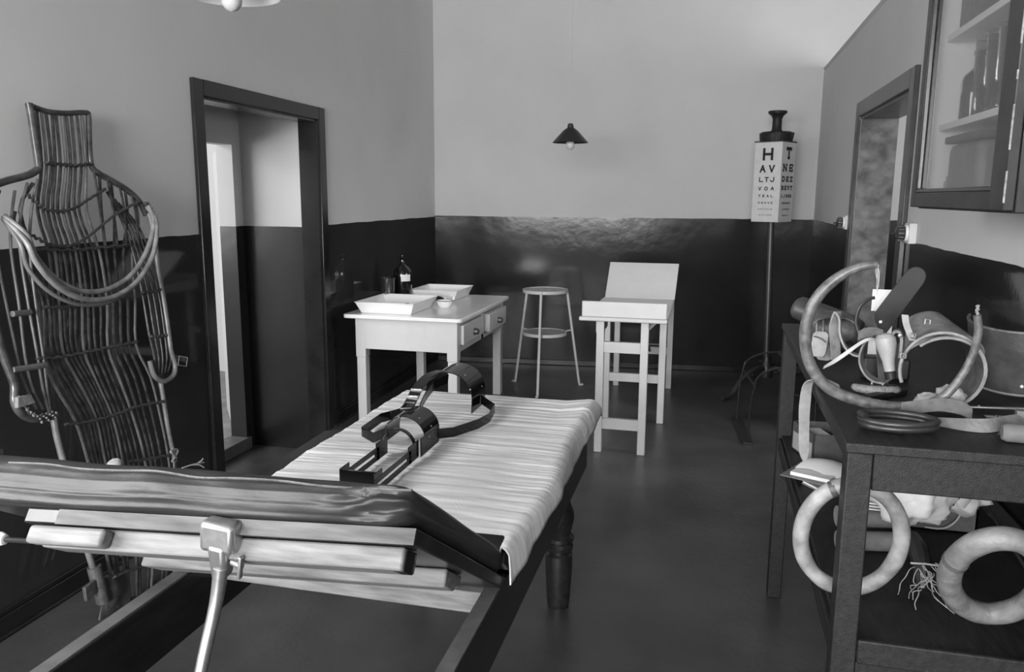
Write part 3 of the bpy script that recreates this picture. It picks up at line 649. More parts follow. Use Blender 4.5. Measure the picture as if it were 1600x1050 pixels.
# outer frame: head piece, shoulders, right and left sides
def fr(pts, r, mt='cane', lift=.03, name='frame_rod'): return MB().tube([bk(x,y,lift) for x,y in pts], r, n=9, smooth=4).build(name, M[mt], bs, ang=60)
fr([(32,164),(36,185),(41,220),(47,262),(44,268),(30,276),(0,284),(-25,292)], .0125, 'cane', .035)
fr([(32,166),(60,176),(90,179),(122,178),(127,184),(128,215),(131,258),(142,272),(160,282),(190,300),(208,318),(218,338)], [.010]*7+[.012]*5, 'cane', .032)
fr([(218,335),(226,370),(232,420),(240,465),(247,510),(252,548),(259,572),(256,588),(241,597),(226,588),(219,565)], .0105, 'cane_light', .045)
fr([(239,597),(243,620),(250,665),(258,705),(262,722)], .010, 'cane_light', .035)
fr([(-25,300),(-40,350),(-38,450),(-20,540),(2,600),(3,628),(14,648),(36,656),(68,650)], .0135, 'cane', .05)
fr([(70,650),(74,675),(80,700),(92,745),(115,830),(130,880),(146,930)], .0115, 'cane_light', .035)
fr([(262,722),(266,780),(268,830),(262,900)], .010, 'cane', .03)
# bottom sleeve and bound foot
fr([(134,885),(141,912),(149,940)], .024, 'leather_brown', .035, 'leather_sleeve')
MB().sheet([[bk(146+8*i+3*math.sin(j), 905+16*j-3*i, .03+.02*math.sin(i*.9)*math.sin(j*.8+.3)) for j in range(5)] for i in range(7)], .006).build('foot_pad', M['leather_brown'], bs)
MB().hexa([bk(x,y,l) for l in (.035,.05) for x,y in ((114,918),(132,905),(134,925),(118,940))]).build('buckle_tab', M['leather_brown'], bs, bevel=.003)
# cross bindings
def bind(pts, r=.0055, lift=.045, knots=0):
    P = [bk(x,y,lift) for x,y in pts]; P, _ = spline(P, [0]*len(P), 6)
    Q = [p+LN*(.003 if i%2 else -.003)+V(0,0,.0025 if i%2 else -.0025) for i, p in enumerate(P)]
    return MB().tube(Q, r, n=6).build('cord_binding', M['cane_dark'], bs, ang=60)
for pts in ([(54,257),(80,260),(105,261),(128,258)], [(26,306),(42,322),(60,331),(82,333),(104,325),(125,312),(150,297)],
            [(14,362),(40,374),(66,386),(96,386),(124,370),(146,352),(172,333),(205,316)], [(30,390),(80,393),(130,390),(188,384)],
            [(40,562),(80,559),(125,550),(165,542),(200,535)], [(84,664),(120,660),(160,650),(200,636),(242,628)],
            [(186,722),(215,718),(255,711)], [(206,460),(225,457),(243,453)], [(219,528),(235,527),(250,525)], [(160,903),(185,892),(212,885)], [(50,482),(100,480),(150,470),(190,465)]): bind(pts)
for (a,b) in (((-4,580),(50,572)),((-4,493),(26,490))): MB().tube([bk(*a,.06), bk(*b,.055)], .010, n=8).build('cross_cane', M['cane_light'], bs)
for i in range(16):
    t = i/15; x, y = 4+t*64, 634+22*math.sin(min(1,t*1.3)*math.pi/2)
    pass
MB().tube([bk(4+62*(i/60), 622+ 34*math.sin(min(1,(i/60)*1.6)*math.pi/2)-6*max(0,i/60-.62)/.38, .05)+LN*.0145*math.cos(i*1.9)+V(0,0,.0145*math.sin(i*1.9)) for i in range(61)], .0034, n=5).build('cord_wrapping', M['canvas'], bs)
MB().hexa([bk(x,y,l) for l in (.06,.075) for x,y in ((-2,640),(28,632),(20,618),(-2,622))]).build('strap_end', M['leather_pale'], bs, bevel=.003)
MB().band([bk(258,560,.045), bk(266,561,.05), bk(274,563,.05)], V(0,0,.024), .003).build('buckle_strap', M['leather_brown'], bs)
MB().tube([bk(262,558,.056), bk(275,560,.056), bk(273,574,.056), bk(260,572,.056)], .0022, n=6, closed=True).build('buckle', M['steel'], bs)
MB().tube([bk(256,700,.04), bk(260,716,.045), bk(250,706,.05), bk(263,704,.045), bk(254,722,.045)], .005, n=6, smooth=4).build('cord_knot', M['canvas'], bs)
c_ = bk(157,727,.06); STRAP_LUMP = c_
m = MB()
for (a,b,c_) in (((268,732),(285,726),(303,723)),((285,727),(294,727),(303,731)),((290,726),(298,720),(301,717))): m.tube([bk(*a,.05),bk(*b,.055),bk(*c_,.05)], .0028, n=5, smooth=3)
m.build('string_end', M['cloth'], bs)
# three bent hand loops hanging in front of the chest
for k, (dy, dl, r, mt) in enumerate(((0,.10,.0095,'loop_cane'), (13,.115,.0095,'loop_cane'), (20,.09,.0075,'cane_light'))):
    P = [bk(212,322+dy*.3,.055), bk(207+k*2,352,.07+dl*.3), bk(196+k*5,395+dy*.4,dl), bk(172+k*4,432+dy*.8,dl), bk(140+k*2,453+dy,dl), bk(108,460+dy,dl), bk(76-k,455+dy,dl), bk(44-k*3,436+dy,dl), bk(16-k*4,404+dy*.9,dl), bk(2-k*4,372+dy*.7,.06+dl*.4), bk(-14,340+dy*.3,.05)]
    MB().tube(P, r, n=10, smooth=5).build('hand_loop', M[mt], bs, ang=60)
bind([(208,320),(216,332),(220,345)], .009, .06)

# ================================================================== workbench
BX0, BX1, BY0, BY1, BZ = .262, .785, 1.545, 3.03, 1.048
bench = thing('workbench', 'tall brown wooden workbench with a low shelf, on the right below the glass cabinet', 'workbench', (.52,2.3,0))
def bb(name, a, b, m='mid_wood', bev=.003): return MB().box(a,b).build(name, M[m], bench, bevel=bev)
bb('bench_top', (BX0,BY0,BZ-.020), (BX1,BY1,BZ))
bb('apron', (BX0+.052,BY0+.012,BZ-.094), (BX1-.01,BY0+.034,BZ-.020)); bb('apron', (BX0+.03,BY1-.034,BZ-.10), (BX1-.01,BY1-.012,BZ-.020))
bb('apron', (BX0+.012,BY0+.05,BZ-.055), (BX0+.034,BY1-.05,BZ-.020)); bb('apron', (BX1-.03,BY0+.05,BZ-.094), (BX1-.008,BY1-.05,BZ-.020))
for x, y, s in ((BX0+.005,BY0+.008,.046),(BX1-.05,BY0+.008,.044),(BX0+.005,BY1-.062,.05),(BX1-.05,BY1-.062,.05)):
    bb('leg', (x,y,0), (x+s,y+s+.006,BZ-.0205))
bb('low_shelf', (BX0+.020,BY0+.016,.625), (BX1-.01,BY1-.02,.642)); bb('shelf_lip', (BX0+.052,BY0+.004,.60), (BX1-.01,BY0+.014,.650)); bb('shelf_panel', (BX0+.052,BY0+.018,.05), (BX1-.01,BY0+.032,.60))
bb('side_rail', (BX0+.008,BY0+.06,.585), (BX0+.019,BY1-.065,.632))
SZ = .643
# --- on the low shelf
bx = thing('cardboard_box', 'brown cardboard box tied with string, white paper inside, on the bench shelf', 'box', (.36,2.74,SZ))
o0 = V(.352,2.66,SZ); e1 = V(.150,.075,0); e2 = V(-.068,.125,0); hz = V(0,0,.098)
e1, e2 = V(.150,.020,0), V(-.050,.16,0)
m = MB(); w_ = .004
def pbox(o,a,b,c): return [o,o+a,o+a+b,o+b,o+c,o+a+c,o+a+b+c,o+b+c]
n1, n2 = e1.normalized()*w_, e2.normalized()*w_
m.hexa(pbox(o0,e1,e2,V(0,0,w_))).hexa(pbox(o0,e1,n2,hz)).hexa(pbox(o0+e2-n2,e1,n2,hz)).hexa(pbox(o0,n1,e2,hz)).hexa(pbox(o0+e1-n1,n1,e2,hz)).build('carton', M['card'], bx)
MB().hexa(pbox(o0-n1*.3+e2*.06+V(0,0,.006),n1*.25,e2*.88,hz*.60)).build('end_label', mat('grey_label',.30,.7,var=.1,vscale=60), bx)
MB().hexa(pbox(o0+n1*1.5+n2*1.5+V(0,0,.070),e1*.62-n1*3,e2-n2*3,V(0,0,.006))).build('white_paper', M['paper'], bx)
MB().tube([o0+e1*.86-n2*.4, o0+e1*.86-n2*.4+hz, o0+e1*.86+e2+n2*.4+hz], .0016, n=5).tube([o0+e1*.86-n2*.6+hz+V(*d) for d in ((-.014,0,.004),(-.004,-.003,.010),(.006,-.003,-.002),(-.002,-.004,-.008),(-.012,-.002,-.012))], .0016, n=5, smooth=3).build('string', M['canvas'], bx)
pp = thing('folder', 'grey card folder holding papers jutting out past the left edge of the bench shelf', 'folder', (.35,2.5,SZ))
def quad(name, pts, z0, z1, mt, par, bev=0): return MB().hexa([V(x,y,z0) for x,y in pts]+[V(x,y,z1) for x,y in pts]).build(name, M[mt], par, bevel=bev)
quad('cover', [(.238,2.48),(.385,2.40),(.46,2.57),(.325,2.645)], SZ+.0125, SZ+.015, 'grey_tin', pp)
quad('paper_stack', [(.268,2.485),(.375,2.435),(.44,2.56),(.335,2.61)], SZ+.0155, SZ+.026, 'paper', pp)
P = [[V(.285+.13*i/6+.018*j, 2.52-.06*i/6+.02*j, SZ+.028+.016*math.sin(j/4*2.6)+.006*math.sin(i*.9)) for j in range(5)] for i in range(7)]
MB().sheet(P,.0015).build('curled_sheet', M['paper'], pp)
bk2 = thing('booklet', 'thin booklet lying under the grey folder on the bench shelf', 'booklet', (.37,2.35,SZ))
quad('cover', [(.300,2.455),(.352,2.375),(.46,2.41),(.41,2.50)], SZ, SZ+.004, 'grey_tin', bk2); quad('pages', [(.303,2.455),(.354,2.378),(.458,2.412),(.41,2.497)], SZ+.004, SZ+.010, 'paper', bk2); quad('cover', [(.300,2.455),(.352,2.375),(.46,2.41),(.41,2.50)], SZ+.010, SZ+.0122, 'grey_tin', bk2)
def ring_thing(label, pts, Y0, leanb, r, mt, grp):
    t = thing('padded_ring', label, 'splint ring', (0,0,0), 0, grp)
    n_ = V(0,1,leanb).normalized(); p_ = V(0,Y0,SZ)
    P = [ap(x,y,p_,n_) for x,y in pts]; zmin = min(p.z for p in P)-r
    P = [p+V(0,0,SZ+.0005-zmin) if zmin < SZ else p for p in P]
    rad = [r*(1+.10*noise.noise((i*.9,r*90,2))) for i in range(len(P))]
    c = sum(P, Vector())/len(P); t.location = (c.x,c.y,SZ)
    MB().tube(P, rad, n=14, closed=True, smooth=5).build('leather_ring', M[mt], t, ang=80)
    a, b = P[len(P)*5//8], P[(len(P)*5//8)+1]; d = (b-a).normalized()
    MB().tube([a, a+d*.012], r*1.06, n=14).build('stitched_joint', M['leather_brown'], t, ang=80)
    return t, P
ell = lambda cx,cy,rx,ry,rot=0,n=20: [(cx+rx*math.cos(a)*math.cos(rot)-ry*math.sin(a)*math.sin(rot), cy+rx*math.cos(a)*math.sin(rot)+ry*math.sin(a)*math.cos(rot)) for a in [2*math.pi*i/n for i in range(n)]]
M['ring_pale'] = mat('pale_ring_leather', .25, .5, var=.4, vscale=25, bump=.15, bscale=90); M['ring_grey'] = mat('scuffed_ring_leather', .15, .5, var=.3, vscale=30, bump=.2, bscale=90)
ring_thing('pale leather padded splint ring leaning behind the near left bench leg', ell(1330,838,78,82,.5), 1.72, .22, .0165, 'ring_pale', 'padded splint rings on the shelf')
ring_thing('scuffed grey leather padded splint ring at the right of the bench shelf', ell(1558,900,76,58,-.2), 1.665, .75, .021, 'ring_grey', 'padded splint rings on the shelf')
# dark open box with a cloth bundle over it
db = thing('open_box', 'dark card box with its lid flap up, under the white cloth on the shelf', 'box', (.66,2.30,SZ))
m = MB(); x0,x1,y0,y1,hh = .535,.700,2.18,2.44,.125; wl = .004
for a,b in (((x0,y0,0),(x1,y1,wl)),((x0,y0,0),(x1,y0+wl,hh*.55)),((x0,y1-wl,0),(x1,y1,hh)),((x0,y0,0),(x0+wl,y1,hh*.55)),((x1-wl,y0,0),(x1,y1,hh))): m.box((a[0],a[1],SZ+a[2]),(b[0],b[1],SZ+b[2]))
m.build('carton', M['card'], db)
MB().tube([V(.575,2.172,SZ+.01),V(.62,2.170,SZ+.012),V(.650,2.170,SZ+.04),V(.662,2.172,SZ+.085)], .0028, n=6, smooth=4).build('tape_edge', M['canvas'], db)
MB().lathe([(0,0),(.03,.0),(.034,.02),(.03,.04),(0,.04)], V(.60,2.30,SZ+.005), 16).build('dark_lump', M['leather_brown'], db)
cl = thing('cloth_bundle', 'crumpled white cloth bundle stuffed on the shelf under the bench apron', 'cloth', (.60,2.2,SZ+.13))
def blob(c, rx, ry, rz, sc, amp, seed, nu=36, nv=22):
    rows = []
    for i in range(nu):
        a = 2*math.pi*i/nu; row = []
        for j in range(nv+1):
            b = -math.pi/2+math.pi*j/nv; d = V(math.cos(b)*math.cos(a), math.cos(b)*math.sin(a), math.sin(b))
            k = 1+amp*(noise.noise(d*sc+V(seed,0,0))+.5*abs(noise.noise(d*sc*2.6+V(0,seed,0)))) + .02*math.sin(d.z*22+d.x*8)
            row.append(Vector(c)+V(d.x*rx*k, d.y*ry*k, d.z*rz*k))
        rows.append(row)
    return MB().grid(rows, closed_u=True)
c1 = ay(1424,768,1.98); c2_ = ay(1486,772,2.10)
blob((c1.x,c1.y,c1.z),.082,.09,.070,2.2,.38,1.0).build('folded_cloth', M['cloth'], cl, ang=180)
blob((c2_.x,c2_.y,c2_.z+.012),.080,.09,.050,2.4,.35,5.0).build('folded_cloth', M['cloth'], cl, ang=180)
MB().band([V(.55,2.0,SZ+.25),V(.575,1.99,SZ+.19),V(.605,1.995,SZ+.150),V(.63,2.03,SZ+.150),V(.645,2.08,SZ+.175)], V(.01,.0,.024), .010, smooth=5).build('twisted_strip', M['cloth'], cl)
MB().box((.645,2.13,SZ+.175),(.685,2.16,SZ+.25)).build('cloth_tab', M['cloth'], cl, bevel=.008)
for i, (z, r, y, lab) in enumerate(((.024,.024,1.99,'lower of two grey rolled sheets lying behind the near bench leg'),(.075,.026,2.02,'upper of two grey rolled sheets lying behind the near bench leg'))):
    t = thing('rolled_sheet', lab, 'roll', (.42,y,SZ), 0, 'rolled sheets on the bench shelf')
    MB().tube([V(.335,y,SZ+z+.0005),V(.485,y+.03,SZ+z+.0005)], r, n=18).build('roll', mat('felt_grey',.13,.85,var=.2,vscale=40), t)
    MB().tube([V(.484,y+.03,SZ+z+.0005),V(.488,y+.0305,SZ+z+.0005)], r*.45, n=12).build('roll_core', M['leather_dark'], t)
wr = thing('paper_packet', 'crumpled paper packet on top of the rolled sheets', 'packet', (.41,2.05,SZ+.11))
MB().hexa([V(.345,1.99,SZ+.112),V(.445,2.01,SZ+.104),V(.455,2.08,SZ+.104),V(.355,2.07,SZ+.112),V(.350,1.995,SZ+.150),V(.43,2.015,SZ+.128),V(.44,2.08,SZ+.128),V(.36,2.07,SZ+.155)]).build('wrapper', M['grey_tin'], wr, bevel=.006)
for k in range(3): MB().beam(V(.345,1.985,SZ+.116+.009*k),V(.43,2.005,SZ+.107+.007*k),.004,.003).build('sheet_edge', M['paper'], wr)
m = MB(); rs = random.Random(11)
for k in range(14):
    a0 = V(.465+.045*rs.random(),1.80,SZ+.045+.03*rs.random()); P = [a0]; dx_ = rs.uniform(-.010,.010)
    for q in range(6): P.append(P[-1]+V(dx_+rs.uniform(-.008,.008), rs.uniform(-.020,-.002), -.014*rs.random()))
    for p in P: p.z = max(p.z, SZ+.002)
    m.tube(P, .0010, n=4, smooth=4)
m.tube([V(.46,1.815,SZ+.062),V(.49,1.81,SZ+.066),V(.523,1.81,SZ+.064)], .0022, n=6).tube([V(.518,1.81,SZ+.064),V(.530,1.81,SZ+.064)], .006, n=8)
t = thing('string_hank', 'frayed tangle of string with loose ends beside the pale padded ring', 'string', (.485,1.82,SZ)); so_ = m.build('string_tangle', M['canvas'], t); so_['kind'] = 'stuff'
MB().tube([V(.478,1.90,SZ+.09),V(.485,1.86,SZ+.075),V(.487,1.825,SZ+.05),V(.485,1.80,SZ+.012)], [.016,.022,.02,.012], n=10, smooth=4).build('bound_hank', M['leather_dark'], t)
tag(MB().tube([V(.690,2.12,SZ+.11),V(.745,1.93,SZ+.006)], .005, n=8).build('stick', M['mid_wood']), 'thin wooden stick slanting from the dark box to the bench shelf', 'stick')

# --- on the bench top
TZ = BZ+.0005
hp_, hn_ = V(0,1.80,TZ), V(0,1,.10).normalized()
hoop = thing('hoop_splint', 'large open hoop of bent cane standing on the workbench, its ends frayed', 'hoop', (.40,1.8,TZ))
pts = [(1371,411),(1350,413),(1325,422),(1298,440),(1276,464),(1262,495),(1258,528),(1264,562),(1280,590),(1305,610),(1340,623),(1380,632),(1420,634),(1452,629),(1482,611),(1506,580),(1522,547),(1529,515),(1527,490)]
P = [ap(x,y,hp_,hn_) for x,y in pts]; dz = TZ+.013-min(p.z for p in P); P = [p+V(0,0,dz) for p in P]
MB().tube(P, [.007,.0085,.010,.0115,.012,.0125,.0125,.0125,.0125,.0125,.0125,.0125,.012,.0105,.009,.0085,.008,.008,.0075], n=12, smooth=4).build('cane_rod', M['hoop_cane'] if 'hoop_cane' in M else mat('hoop_cane',.10,.4,var=.5,vscale=60), hoop, ang=80)
m = MB()
for k in range(5): m.tube([P[0]+V(rs.uniform(-.006,.003),0,0), P[0]+V(rs.uniform(-.004,.006),0,-.014), P[0]+V(rs.uniform(-.008,.006),0,-.03-.008*k)], .0009, n=4, smooth=2)
f_ = m.build('frayed_thread', M['canvas'], hoop); f_['kind'] = 'stuff'
e_ = P[-1]
m = MB()
for k in range(4): m.tube([e_+V(rs.uniform(-.0035,.0035), rs.uniform(-.003,.003), .003*q) for q in range(8)], .0007, n=4, smooth=4)
f_ = m.build('frayed_thread', M['canvas'], hoop); f_['kind'] = 'stuff'

def cuffmesh(c, axis, updir, r0, r1, L, a0, a1, th, n=28, k=8, flare=0.0):  # open leather shell round an axis
    axis = Vector(axis).normalized(); u = (Vector(updir)-axis*axis.dot(Vector(updir))).normalized(); v = axis.cross(u); P = []
    for i in range(n+1):
        a = math.radians(a0+(a1-a0)*i/n); row = []
        for j in range(k+1):
            t = j/k; r = r0+(r1-r0)*t+flare*(2*t-1)**2
            row.append(Vector(c)+axis*L*(t-.5)+(u*math.cos(a)+v*math.sin(a))*r)
        P.append(row)
    return MB().sheet(P, th), P
def rimtube(P, j, r): return MB().tube([row[j] for row in P], r, n=6)
def toparc(c, z): return V(c.x, c.y, z)
# big open leather cuff, mouth towards the camera
lc = thing('leather_cuff', 'open brown leather thigh cuff inside the hoop, its dark mouth facing forward', 'leather cuff', (.53,1.92,TZ))
cc_ = ay(1470,578,1.86); cc_.z = max(cc_.z, TZ+.084)
mb, P = cuffmesh(cc_+V(.004,.055,.0), (-.06,-1,0), (0,0,1), .072, .080, .13, -150, 112, .005, flare=.003)
mb.build('shell', M['leather_brown'], lc, ang=70); rimtube(P, 8, .0040).build('rim', M['leather_pale'], lc)
mb, P = cuffmesh(ay(1472,578,1.90)+V(.0,.0,.020), (-.10,-.95,-.30), (0,0,1), .066, .076, .075, -78, 46, .005)
mb.build('inner_flap', M['leather_brown'], lc, ang=70); rimtube(P, 8, .0038).build('flap_rim', M['leather_pale'], lc)
mb, P = cuffmesh(ay(1452,545,1.96)+V(0,0,.012), (.16,-.74,-.62), (0,0,1), .046, .092, .110, -84, 66, .005)
mb.build('cap', M['cap_leather'] if 'cap_leather' in M else mat('cap_leather', .12, .55, var=.4, vscale=28, bump=.2, bscale=90), lc, ang=70); rimtube(P, 8, .0036).build('cap_rim', M['leather_pale'], lc)
q0 = [ay(1414,492,1.84), ay(1416,506,1.835), ay(1421,520,1.832), ay(1426,532,1.83)]
MB().band(q0, V(.013,-.003,0), .005, smooth=4).build('buckle_strap', M['leather_pale'], lc)
for x, y in ((1426,527),(1411,558),(1449,505)): MB().tube([ay(x-4,y+1,1.82), ay(x+4,y+2,1.82), ay(x+5,y-5,1.82), ay(x-3,y-6,1.82)], .002, n=6, closed=True).build('buckle', M['steel'], lc)
# long dark leather splint pointing up
ls = thing('leather_splint', 'dark leather strap with a rounded end standing up behind the cuff', 'leather strap', (.52,2.15,TZ))
a, b = ay(1374,508,2.16), ay(1430,433,2.16); d = (b-a).normalized(); sd_ = d.cross(V(0,-1,0)).normalized(); Ls = (b-a).length
MB().prism([(-.027,-.03),(.026,-.03),(.025,Ls)]+[(.024*math.cos(q),Ls+.026*math.sin(q)) for q in [math.pi*i/8 for i in range(9)]]+[(-.025,Ls)], a, sd_, d, V(0,.006,0)).build('sole', M['leather_dark'], ls, bevel=.002)
q = ay(1376,503,2.14); MB().lathe([(0,0),(.0045,0),(.003,.003),(0,.004)], q, 8, M=Matrix(((1,0,0),(0,0,-1),(0,1,0)))).build('rivet', M['porcelain'], ls)
q = ay(1385,520,2.14); MB().beam(V(q.x-.05,2.15,TZ+.001+.028), V(q.x+.06,2.15,TZ+.029), .05, .056).build('heel', M['leather_dark'], ls, bevel=.006)
q = ay(1364,452,2.30); q2 = ay(1399,452,2.30)
wp = MB().box((q.x,2.30,TZ),(q2.x,2.303,q.z)).build('white_card', M['paper'])
tag(wp, 'white card standing on the workbench behind the dark leather strap', 'card')
# turned pear-shaped grip
kh = thing('pear_grip', 'pale pear-shaped wooden grip leaning in the middle of the leather straps', 'grip', (.42,1.80,TZ))
a, b = ay(1392,592,1.755), ay(1382,520,1.765); ax_ = (b-a).normalized(); xx = ax_.cross(V(0,1,0)).normalized(); yy = ax_.cross(xx)
Mx = Matrix((xx,yy,ax_)).transposed(); g = (b-a).length/.126
MB().lathe([(0,.014*g),(.010,.014*g),(.0105,.030*g),(.012,.05*g),(.017,.075*g),(.0205,.095*g),(.0195,.112*g),(.013,.122*g),(0,.126*g)], a, 20, M=Mx).build('knob', mat('pale_turned_wood',.24,.5,var=.1,vscale=40), kh)
MB().lathe([(0,0),(.011,0),(.012,.014),(.010,.017),(0,.017)], a, 14, M=Mx).build('ferrule', M['leather_dark'], kh)
# loops and straps
def strap(name, label, pts, wv, th, mt, cat='strap', extra=None):
    t = thing(name, label, cat, (pts[0][0],pts[0][1],TZ)); MB().band([V(*p) for p in pts], wv, th, smooth=5).build('band', M[mt], t)
    return t
M['strap_mid'] = mat('mid_leather_strap', .11, .5, var=.3, vscale=40, bump=.15, bscale=120)
t = strap('leather_loop', 'curved grey leather strap loop with pale edges left of the pale wooden grip', [ay(1366,526,1.85),ay(1354,533,1.84),ay(1346,550,1.83),ay(1346,568,1.82),ay(1355,585,1.81),ay(1368,594,1.80),ay(1384,597,1.79)], V(.010,.024,.002), .004, 'strap_mid')
MB().beam(ay(1382,597,1.79),ay(1397,588,1.785),.020,.006).build('buckle', M['leather_dark'], t, bevel=.001)
t = strap('leather_loop', 'short leather strap tab bent over with a steel stud, right of the pale wooden grip', [ay(1394,524,1.86),ay(1398,518,1.86),ay(1405,518,1.86),ay(1409,528,1.855),ay(1408,545,1.85),ay(1406,558,1.85)], V(.006,.022,0), .006, 'strap_mid')
MB().lathe([(0,0),(.005,0),(.004,.004),(0,.005)], ay(1406,524,1.845), 10, M=Matrix(((1,0,0),(0,0,-1),(0,1,0)))).build('stud', M['steel'], t)
strap('leather_tab', 'short horizontal grey leather tab lying above the curved strap loop', [ay(1341,526,1.90),ay(1352,521,1.90),ay(1366,520,1.89),ay(1380,524,1.88)], V(.002,.014,.020), .006, 'strap_mid', 'leather tab')
t = strap('leather_loop', 'tall narrow pale leather strap folded into a loop near the far left of the pile', [ay(1306,562,2.03),ay(1305,540,2.03),ay(1303,512,2.03),ay(1305,494,2.03),ay(1309,488,2.03),ay(1312,498,2.02),ay(1313,520,2.01),ay(1320,540,2.0),ay(1333,553,1.98),ay(1348,556,1.96)], [V(.022,.010,0)]*3+[V(.014,.012,0)]*2+[V(.006,.024,0)]*5, .0045, 'leather_pale')
ps = thing('padded_crescent', 'fleece-lined leather crescent pad with two studs in front of the pale wooden grip', 'pad', (.38,1.75,TZ))
pc = az(1370,606,TZ+.016); 
MB().tube([V(pc.x+.046*math.sin(math.radians(-92+184*i/20)), pc.y+.012-.026*math.cos(math.radians(-92+184*i/20)), TZ+.013) for i in range(21)], [.008+.003*math.cos((i-10)/10*1.5) for i in range(21)], n=10).build('fleece', mat('fleece',.22,.95,var=.3,vscale=90,bump=.6,bscale=200), ps, ang=180)
MB().prism([(.044*math.sin(math.radians(-90+180*i/16)), -.026*math.cos(math.radians(-90+180*i/16))) for i in range(17)], (pc.x,pc.y+.014,TZ+.016), (1,0,0), (0,1,0), (0,0,.008)).build('sole', M['leather_dark'], ps, bevel=.002)
for x in (-.011,.012): MB().lathe([(0,0),(.003,0),(.003,.008),(0,.009)], (pc.x+x,pc.y,TZ+.024), 8).build('stud', M['steel'], ps)
# pale tape from the pile down over the bench edge
tp = thing('tape', 'long pale cotton tape running from the pile and hanging over the left bench edge', 'tape', (.27,1.9,BZ))
q = [ay(1368,531,1.825), ay(1358,530,1.82), ay(1346,535,1.82), ay(1325,550,1.825), ay(1306,563,1.825), ay(1287,574,1.825)]
MB().band(q, [V(.001,.006,.003),V(.001,.008,.004),V(.003,.008,.007),V(.006,.006,.014),V(.005,.006,.012),V(.003,.006,.005)], .0014, smooth=5).build('twisted_length', M['tape_pale'] if 'tape_pale' in M else mat('tape_pale',.42,.85), tp)
hx = BX0-.016
h_ = [V(BX0+.045,1.96,TZ+.014), V(BX0+.01,1.99,TZ+.022), V(hx,2.02,TZ+.006), V(hx-.005,2.025,TZ-.05), V(hx-.004,2.02,TZ-.10), V(hx-.001,2.01,TZ-.165), V(hx+.002,2.005,TZ-.19)]
MB().band(h_, [V(.0,.02,.004),V(.010,.022,0),V(.022,.016,0),V(.027,.012,0),V(.025,.012,0),V(.023,.008,0),V(.008,.004,0)], .0018, smooth=6).build('hanging_end', M['canvas'], tp)
MB().band([V(.315,1.89,TZ+.004), V(.335,1.875,TZ+.010), V(.36,1.86,TZ+.006), V(.385,1.85,TZ+.004)], V(.002,.012,.003), .002, smooth=4).build('flat_length', M['canvas'], tp)
# gaiter, case and tabs at the far left
lg = thing('leather_gaiter', 'flattened dark leather gaiter lying at the far left corner of the bench top', 'gaiter', (.37,2.55,TZ))
def flat_tube(pts, rx, rz, n=20, sm=5):
    P = [Vector(p) for p in pts]; rows = []
    P, R_ = spline(P, [0]*len(P), sm)
    for i, p in enumerate(P):
        t = (P[min(i+1,len(P)-1)]-P[max(i-1,0)]).normalized(); sd = t.cross(Z).normalized(); u = sd.cross(t)
        e = min(i, len(P)-1-i)/2.5; k_ = math.sqrt(max(.15, 1-(1-min(e,1))**2))
        rows.append([p+sd*rx*k_*math.cos(2*math.pi*k/n)+u*rz*k_*math.sin(2*math.pi*k/n) for k in range(n)])
    mb = MB(); mb.add([q for r in rows for q in r], [(i*n+k,i*n+(k+1)%n,(i+1)*n+(k+1)%n,(i+1)*n+k) for i in range(len(rows)-1) for k in range(n)]+[tuple(range(n-1,-1,-1)),tuple(range((len(rows)-1)*n,len(rows)*n))]); return mb
flat_tube([ay(1242,478,2.60),ay(1262,486,2.58),ay(1300,500,2.54),ay(1346,518,2.48)], .050, .036).build('gaiter_leg', mat('grey_leather',.05,.45,var=.3,vscale=30), lg, ang=80)
q = ay(1300,520,2.54); MB().box((q.x-.06,2.50,TZ),(q.x+.07,2.60,TZ+.03)).build('folded_base', M['leather_dark'], lg, bevel=.012)
lh = thing('leather_case', 'brown stitched leather case with flap straps, behind the left side of the hoop', 'leather case', (.36,2.2,TZ))
kc = [ay(1266,513,2.24),ay(1290,514,2.24),ay(1343,518,2.22)]
for p in kc: p.z = max(p.z, TZ+.034)
flat_tube(kc, .036, .033).build('case', M['leather_brown'], lh, ang=80)
MB().band([ay(1268,502,2.20),ay(1278,494,2.20),ay(1298,491,2.21),ay(1320,493,2.22),ay(1334,500,2.22)], V(.0,.05,.01), .004, smooth=4).build('flap', M['leather_brown'], lh)
for x in (.012,.028): MB().tube([V(kc[0].x+x,2.24+.037*math.cos(q),kc[0].z+.034*math.sin(q)) for q in [2*math.pi*i/14 for i in range(14)]], .0026, n=6, closed=True).build('stitched_seam', M['leather_pale'], lh)
for k, (px_, py_, Y_) in enumerate(((1280,536,2.06),(1290,542,2.08))):
    t = thing('leather_tab', ('outer','inner')[k]+' flat leather tab with rounded corners leaning at the left bench edge inside the hoop', 'leather tab', (.3,Y_,TZ))
    q = ay(px_,py_,Y_); MB().prism(rr(-.021,.021,-.036,.030,.012), (q.x,q.y,max(q.z,TZ+.037)), (.85,-.25,0), (.10,.1,.95), (.003,.004,0)).build('tab', M['leather_pale'] if k == 0 else M['strap_mid'], t, bevel=.001)
    MB().tube([V(q.x-.014+.028*i/5,q.y-.004-.008*i/5+.003,max(q.z,TZ+.037)+.016-.012*(i/5)**2) for i in range(6)], .0016, n=5).build('stitching', M['leather_brown'], t)
tag(MB().hexa([V(.345,1.90,TZ+z) for z in (0,)]+[V(.360,1.88,TZ),V(.46,1.98,TZ),V(.445,2.0,TZ)]+[V(.345,1.90,TZ+.012),V(.360,1.88,TZ+.012),V(.46,1.98,TZ+.012),V(.445,2.0,TZ+.012)]).build('flat_strap', M['leather_dark'], bevel=.002), 'dark flat leather strip lying diagonally under the pile', 'strap')
